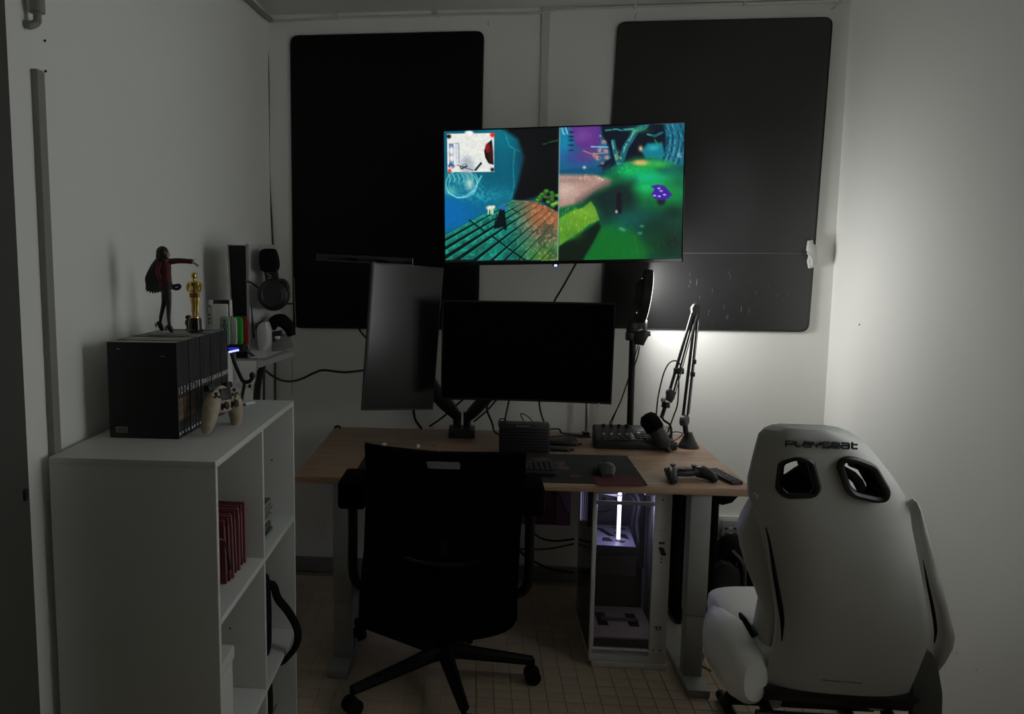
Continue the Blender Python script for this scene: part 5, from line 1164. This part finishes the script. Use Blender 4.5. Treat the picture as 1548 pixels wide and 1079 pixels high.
# thin white slab and plugs on the shelf top
q = atZ(350, 613, 1.1); t = thing('white_slab', 'thin white slab lying at the far end of the shelf top', 'slab', (q.x, 2.5, 1.1))
P = [atZ(x, y, 1.1) for x, y in ((350, 616), (386, 610), (380, 607), (349, 612))]; obj('body', B().prism(P, (0, 0, .006), .001), white, t); obj('rim', B().tube([P[0]+Vector((0, 0, .006)), P[1]+Vector((0, 0, .006))], .001, 6), white, t)
t = thing('charging_plug', 'white charging plug with black tip below the charging stand', 'plug', atY(366, 590, 2.53))
obj('body', B().prism([atY(x, y, 2.53) for x, y in ((357, 580), (368, 576), (370, 584), (366, 588), (358, 587))], (0, .014, 0), .002), white, t); obj('cord_grip', B().tube([atY(370, 587, 2.53), atY(376, 583.5, 2.53)], .005, 8).tube([atY(366, 590, 2.53), atY(360, 607, 2.53)], .003, 8), white, t); obj('black_tip', B().box(atY(375.5, 587, 2.525), atY(380, 581, 2.54), .001), blk, t)

# ------------------------------------------------------------ console and headsets on the wall bracket
WY = 2.95
t = thing('wall_bracket', 'white bracket shelf on the left wall carrying the tall console', 'shelf', (-.9, WY, 1.17))
P = [Vector((XL, 2.86, 1.185)), Vector((-.735, 2.87, 1.185)), Vector((-.70, 3.16, 1.185)), Vector((XL, 3.2, 1.185))]
obj('plate', B().prism(P, (0, 0, .004), .001), mat('bracket_grey', (.34, .34, .34), .5), t); obj('fin', B().prism([Vector((-.775, 2.9, 1.185)), Vector((-.70, 3.16, 1.185)), Vector((-.70, 3.16, 1.17)), Vector((-.775, 2.9, 1.155))], (.004, 0, 0), .001), mat('bracket_grey', (.34, .34, .34), .5), t)
obj('wall_plate', B().box((XL, 2.9, 1.10), (XL+.006, 3.15, 1.185), .001), mat('bracket_grey', (.34, .34, .34), .5), t)
t = thing('game_console', 'tall white and black games console standing upright by the left wall', 'console', (-.83, WY, 1.191))
zb_, zt_ = 1.191, 1.59; Yf = 2.90
b = B(); rg = []
for k in range(9):
    u = k/8; z = zb_+(zt_-zb_)*u; xl = -.872+.02*(1-u)**1.2; rg.append([Vector((xl, Yf+.01, z)), Vector((-.79, Yf+.01, z)), Vector((-.79, Yf+.2, z)), Vector((xl, Yf+.2, z))])
obj('core', B().rings(rg), mat('console_black', (.004, .004, .005), .3, spec=.25), t)
b = B(); rg = []
for k in range(13):
    u = k/12; z = zb_+(zt_+.006-zb_)*u; xi = -.807+.0*u; bulge = .012*math.sin(u*math.pi)
    xo = -.768+.012*(1-u)+.004*math.sin(u*6)
    xo += .010; xo2 = xo - .012*max(0, u-.9)/.1
    rg.append([Vector((xi, Yf-.004, z)), Vector((xi+.012, Yf-.010, z)), Vector((xo2, Yf+.02+bulge, z)), Vector((xo2+.01, Yf+.22, z)), Vector((xi, Yf+.22, z))])
obj('right_panel', B().rings(rg), mat('console_white', (.36, .37, .37), .4), t)
rg = []
for k in range(13):
    u = k/12; z = zb_+(zt_+.004-zb_)*u; xo = -.876+.022*(1-u)**1.2; rg.append([Vector((xo, Yf-.002, z)), Vector((xo+.003, Yf-.006, z)), Vector((xo+.003, Yf+.22, z)), Vector((xo-.004, Yf+.22, z))])
obj('left_panel', B().rings(rg), MATS['console_white'], t)
q0_ = atY(379, 460, Yf-.006); q1_ = atY(383.5, 512, Yf-.006); obj('disc_slot', B().prism([q0_+Vector((-.003, 0, 0)), q0_+Vector((.003, 0, 0)), q1_+Vector((.003, 0, 0)), q1_+Vector((-.003, 0, 0))], (0, .02, 0)), blk, t)

KY = 2.90
def K_(x, y, d=0): return atY(x, y, KY+d)
t = thing('headset', 'black headset with pale logo hanging beside the tall console', 'headset', K_(412, 470))
obj('upper_cup', B().prism(roundpoly([K_(x, y, -.02) for x, y in ((392, 380), (398, 376), (413, 376), (417, 388), (419, 402), (416, 411), (404, 413), (394, 410), (391, 396))], .01), (0, .05, 0), .004), soft, t)
obj('headband', B().prism([K_(x, y, -.005) for x, y in ((398, 408), (417, 403), (420, 425), (402, 431))], (0, .025, 0), .003), blk, t)
cc = K_(413.5, 446, -.01)
obj('lower_cup', B().lathe([(.008, -.032), (.030, -.03), (.052, -.018), (.057, -.004), (.056, .018), (.045, .026), (.02, .028)], cc, (-.10, 1, .03), 36), blk, t)
obj('cup_ring', B().lathe([(.034, -.033), (.036, -.0345), (.038, -.032), (.036, -.030)], cc, (-.10, 1, .03), 36), blk2, t)
obj('hinge', B().prism([K_(x, y, -.02) for x, y in ((390, 436), (396, 430), (398, 450), (394, 454), (390, 448))], (0, .02, 0), .002), blk2, t)
obj('boom_mic', B().tube([K_(421, 424, -.02), K_(430, 425, -.02), K_(435, 433, -.02), K_(435, 442, -.02)], .0065, 8, 4), blk2, t)
b = B()
for st in (((409, 412), (404.5, 412.5), (404.7, 416.5), (409, 416.3), (409.3, 420.5), (404.8, 421)),): b.tube([K_(x, y, -.0075) for x, y in st], .0014, 6)
b.tube([K_(x, y, -.0075) for x, y in ((405.5, 427), (405.5, 423.5), (407, 425), (408.5, 423), (409, 426))], .001, 6); b.tube([K_(x, y, -.0075) for x, y in ((411, 422), (411.5, 426), (414, 425.5))], .001, 6)
obj('logo', b, mat('logo_white', (.55, .55, .55), .5), t)
obj('hanger_hook', B().tube([K_(408, 400, .02), K_(404, 395, .05), (-.80, 2.98, 1.52)], .006, 8), blk, t)
cable([atY(371, 425, 2.88), atY(380, 428, 2.86), atY(390, 435, 2.87)], .0035, 'thin black cable crossing the console to the headset')
# visor below
t = thing('visor_headset', 'white and black visor headset resting under the black headset', 'visor', K_(405, 530))
obj('visor', B().pillow([(K_(x, y), Vector((w_*.0021, 0, 0)), Vector((0, .035, 0))) for x, y, w_ in ((402, 486, 6), (400, 490, 11), (401, 500, 13), (401.5, 512, 13), (401, 522, 11), (399, 529, 7))], 12, 2.5), mat('visor_white', (.50, .50, .49), .4), t)
obj('head_pad', B().tube([K_(410, 497, .01), K_(415, 487, .01), K_(426, 485, .015), K_(436, 494, .02), K_(441, 508, .02)], [.016, .022, .025, .022, .016], 12, 4), soft, t)
obj('face_shell', B().prism([K_(x, y, .01) for x, y in ((413, 510), (422, 507), (434, 506), (441, 508), (445, 525), (425, 531), (410, 532))], (0, .03, 0), .003), mat('visor_grey', (.25, .25, .245), .5), t)
obj('nose_guard', B().prism([K_(x, y, -.012) for x, y in ((411, 502), (424, 500), (424, 506), (413, 518))], (0, .03, 0), .003), blk, t)
obj('pale_buckle', B().box(K_(415, 513, -.02), K_(424, 508, 0), .003), white, t)
obj('strap', B().tube([K_(386, 497, -.02), K_(390, 490, -.03), K_(398, 485, -.03)], .0035, 8, 3), blk, t)
# gooseneck stand
GY = 3.24
t = thing('gooseneck_stand', 'black gooseneck stand curving up behind the shelf unit', 'stand', (atY(388, 605, GY).x, GY, 0))
pts = [(387, 855), (387.5, 700), (388, 606), (391, 575), (396, 556), (408, 536), (424, 522), (438, 508), (445, 492), (445, 470), (444, 445), (444, 420)]
obj('gooseneck', B().tube([atY(x, y, GY) for x, y in pts], [.015, .015, .0145, .014, .013, .012, .0105, .0095, .008, .006, .005, .004], 12, 5), metal_blk, t)
obj('base', B().lathe([(.11, 0), (.11, .008), (.03, .02), (.016, .03)], (atY(387, 855, GY).x, GY, 0), n=32), metal_blk, t)
obj('foot_post', B().cyl((atY(387, 855, GY).x, GY, .02), (atY(387, 855, GY).x, GY, atY(387, 850, GY).z), .016), metal_blk, t)
obj('tip_clamp', B().tube([atY(429, 459.5, GY-.02), atY(445, 459.5, GY)], .004, 8), blk, t)
cable([atY(351, 524, 2.6), atY(368, 527, 2.75), atY(378, 534, 2.82), atY(392, 548, 3.12), atY(402, 561, 3.34), atY(420, 573, 3.45), atY(438, 577, 3.55), atY(456, 573, 3.65), atY(475, 564, 3.7), atY(490, 560, 3.7), atY(520, 563, 3.7), atY(552, 560, 3.65)], .0052, 'long black cable sweeping from charging stand to the portrait screen')
cable([atY(399, 560, 3.30), atY(399, 590, 3.30), atY(399, 640, 3.30), atY(399, 850, 3.30)], .0055, 'black cable hanging straight beside the gooseneck stand')
cable([atY(356, 527, 2.7), atY(372, 530, 2.7), atY(386, 538, 2.7), atY(389, 548, 2.7), atY(386, 575, 2.7), atY(380, 590, 2.68)], .0016, 'thin grey wire dangling under the wall bracket', gcable_m)
cable([atY(431, 527, 3.2), atY(440, 540, 3.4), atY(442, 560, 3.5), atY(441, 600, 3.6)], .0012, 'hair-thin grey wire dropping from the visor headset', gcable_m)
cable([atY(541, 494, 3.75), atY(546, 503, 3.7), atY(554, 512, 3.65)], .0045, 'short black cable between the left board and portrait screen')

# give every leftover child without a label no category; tidy
bpy.context.view_layer.update()
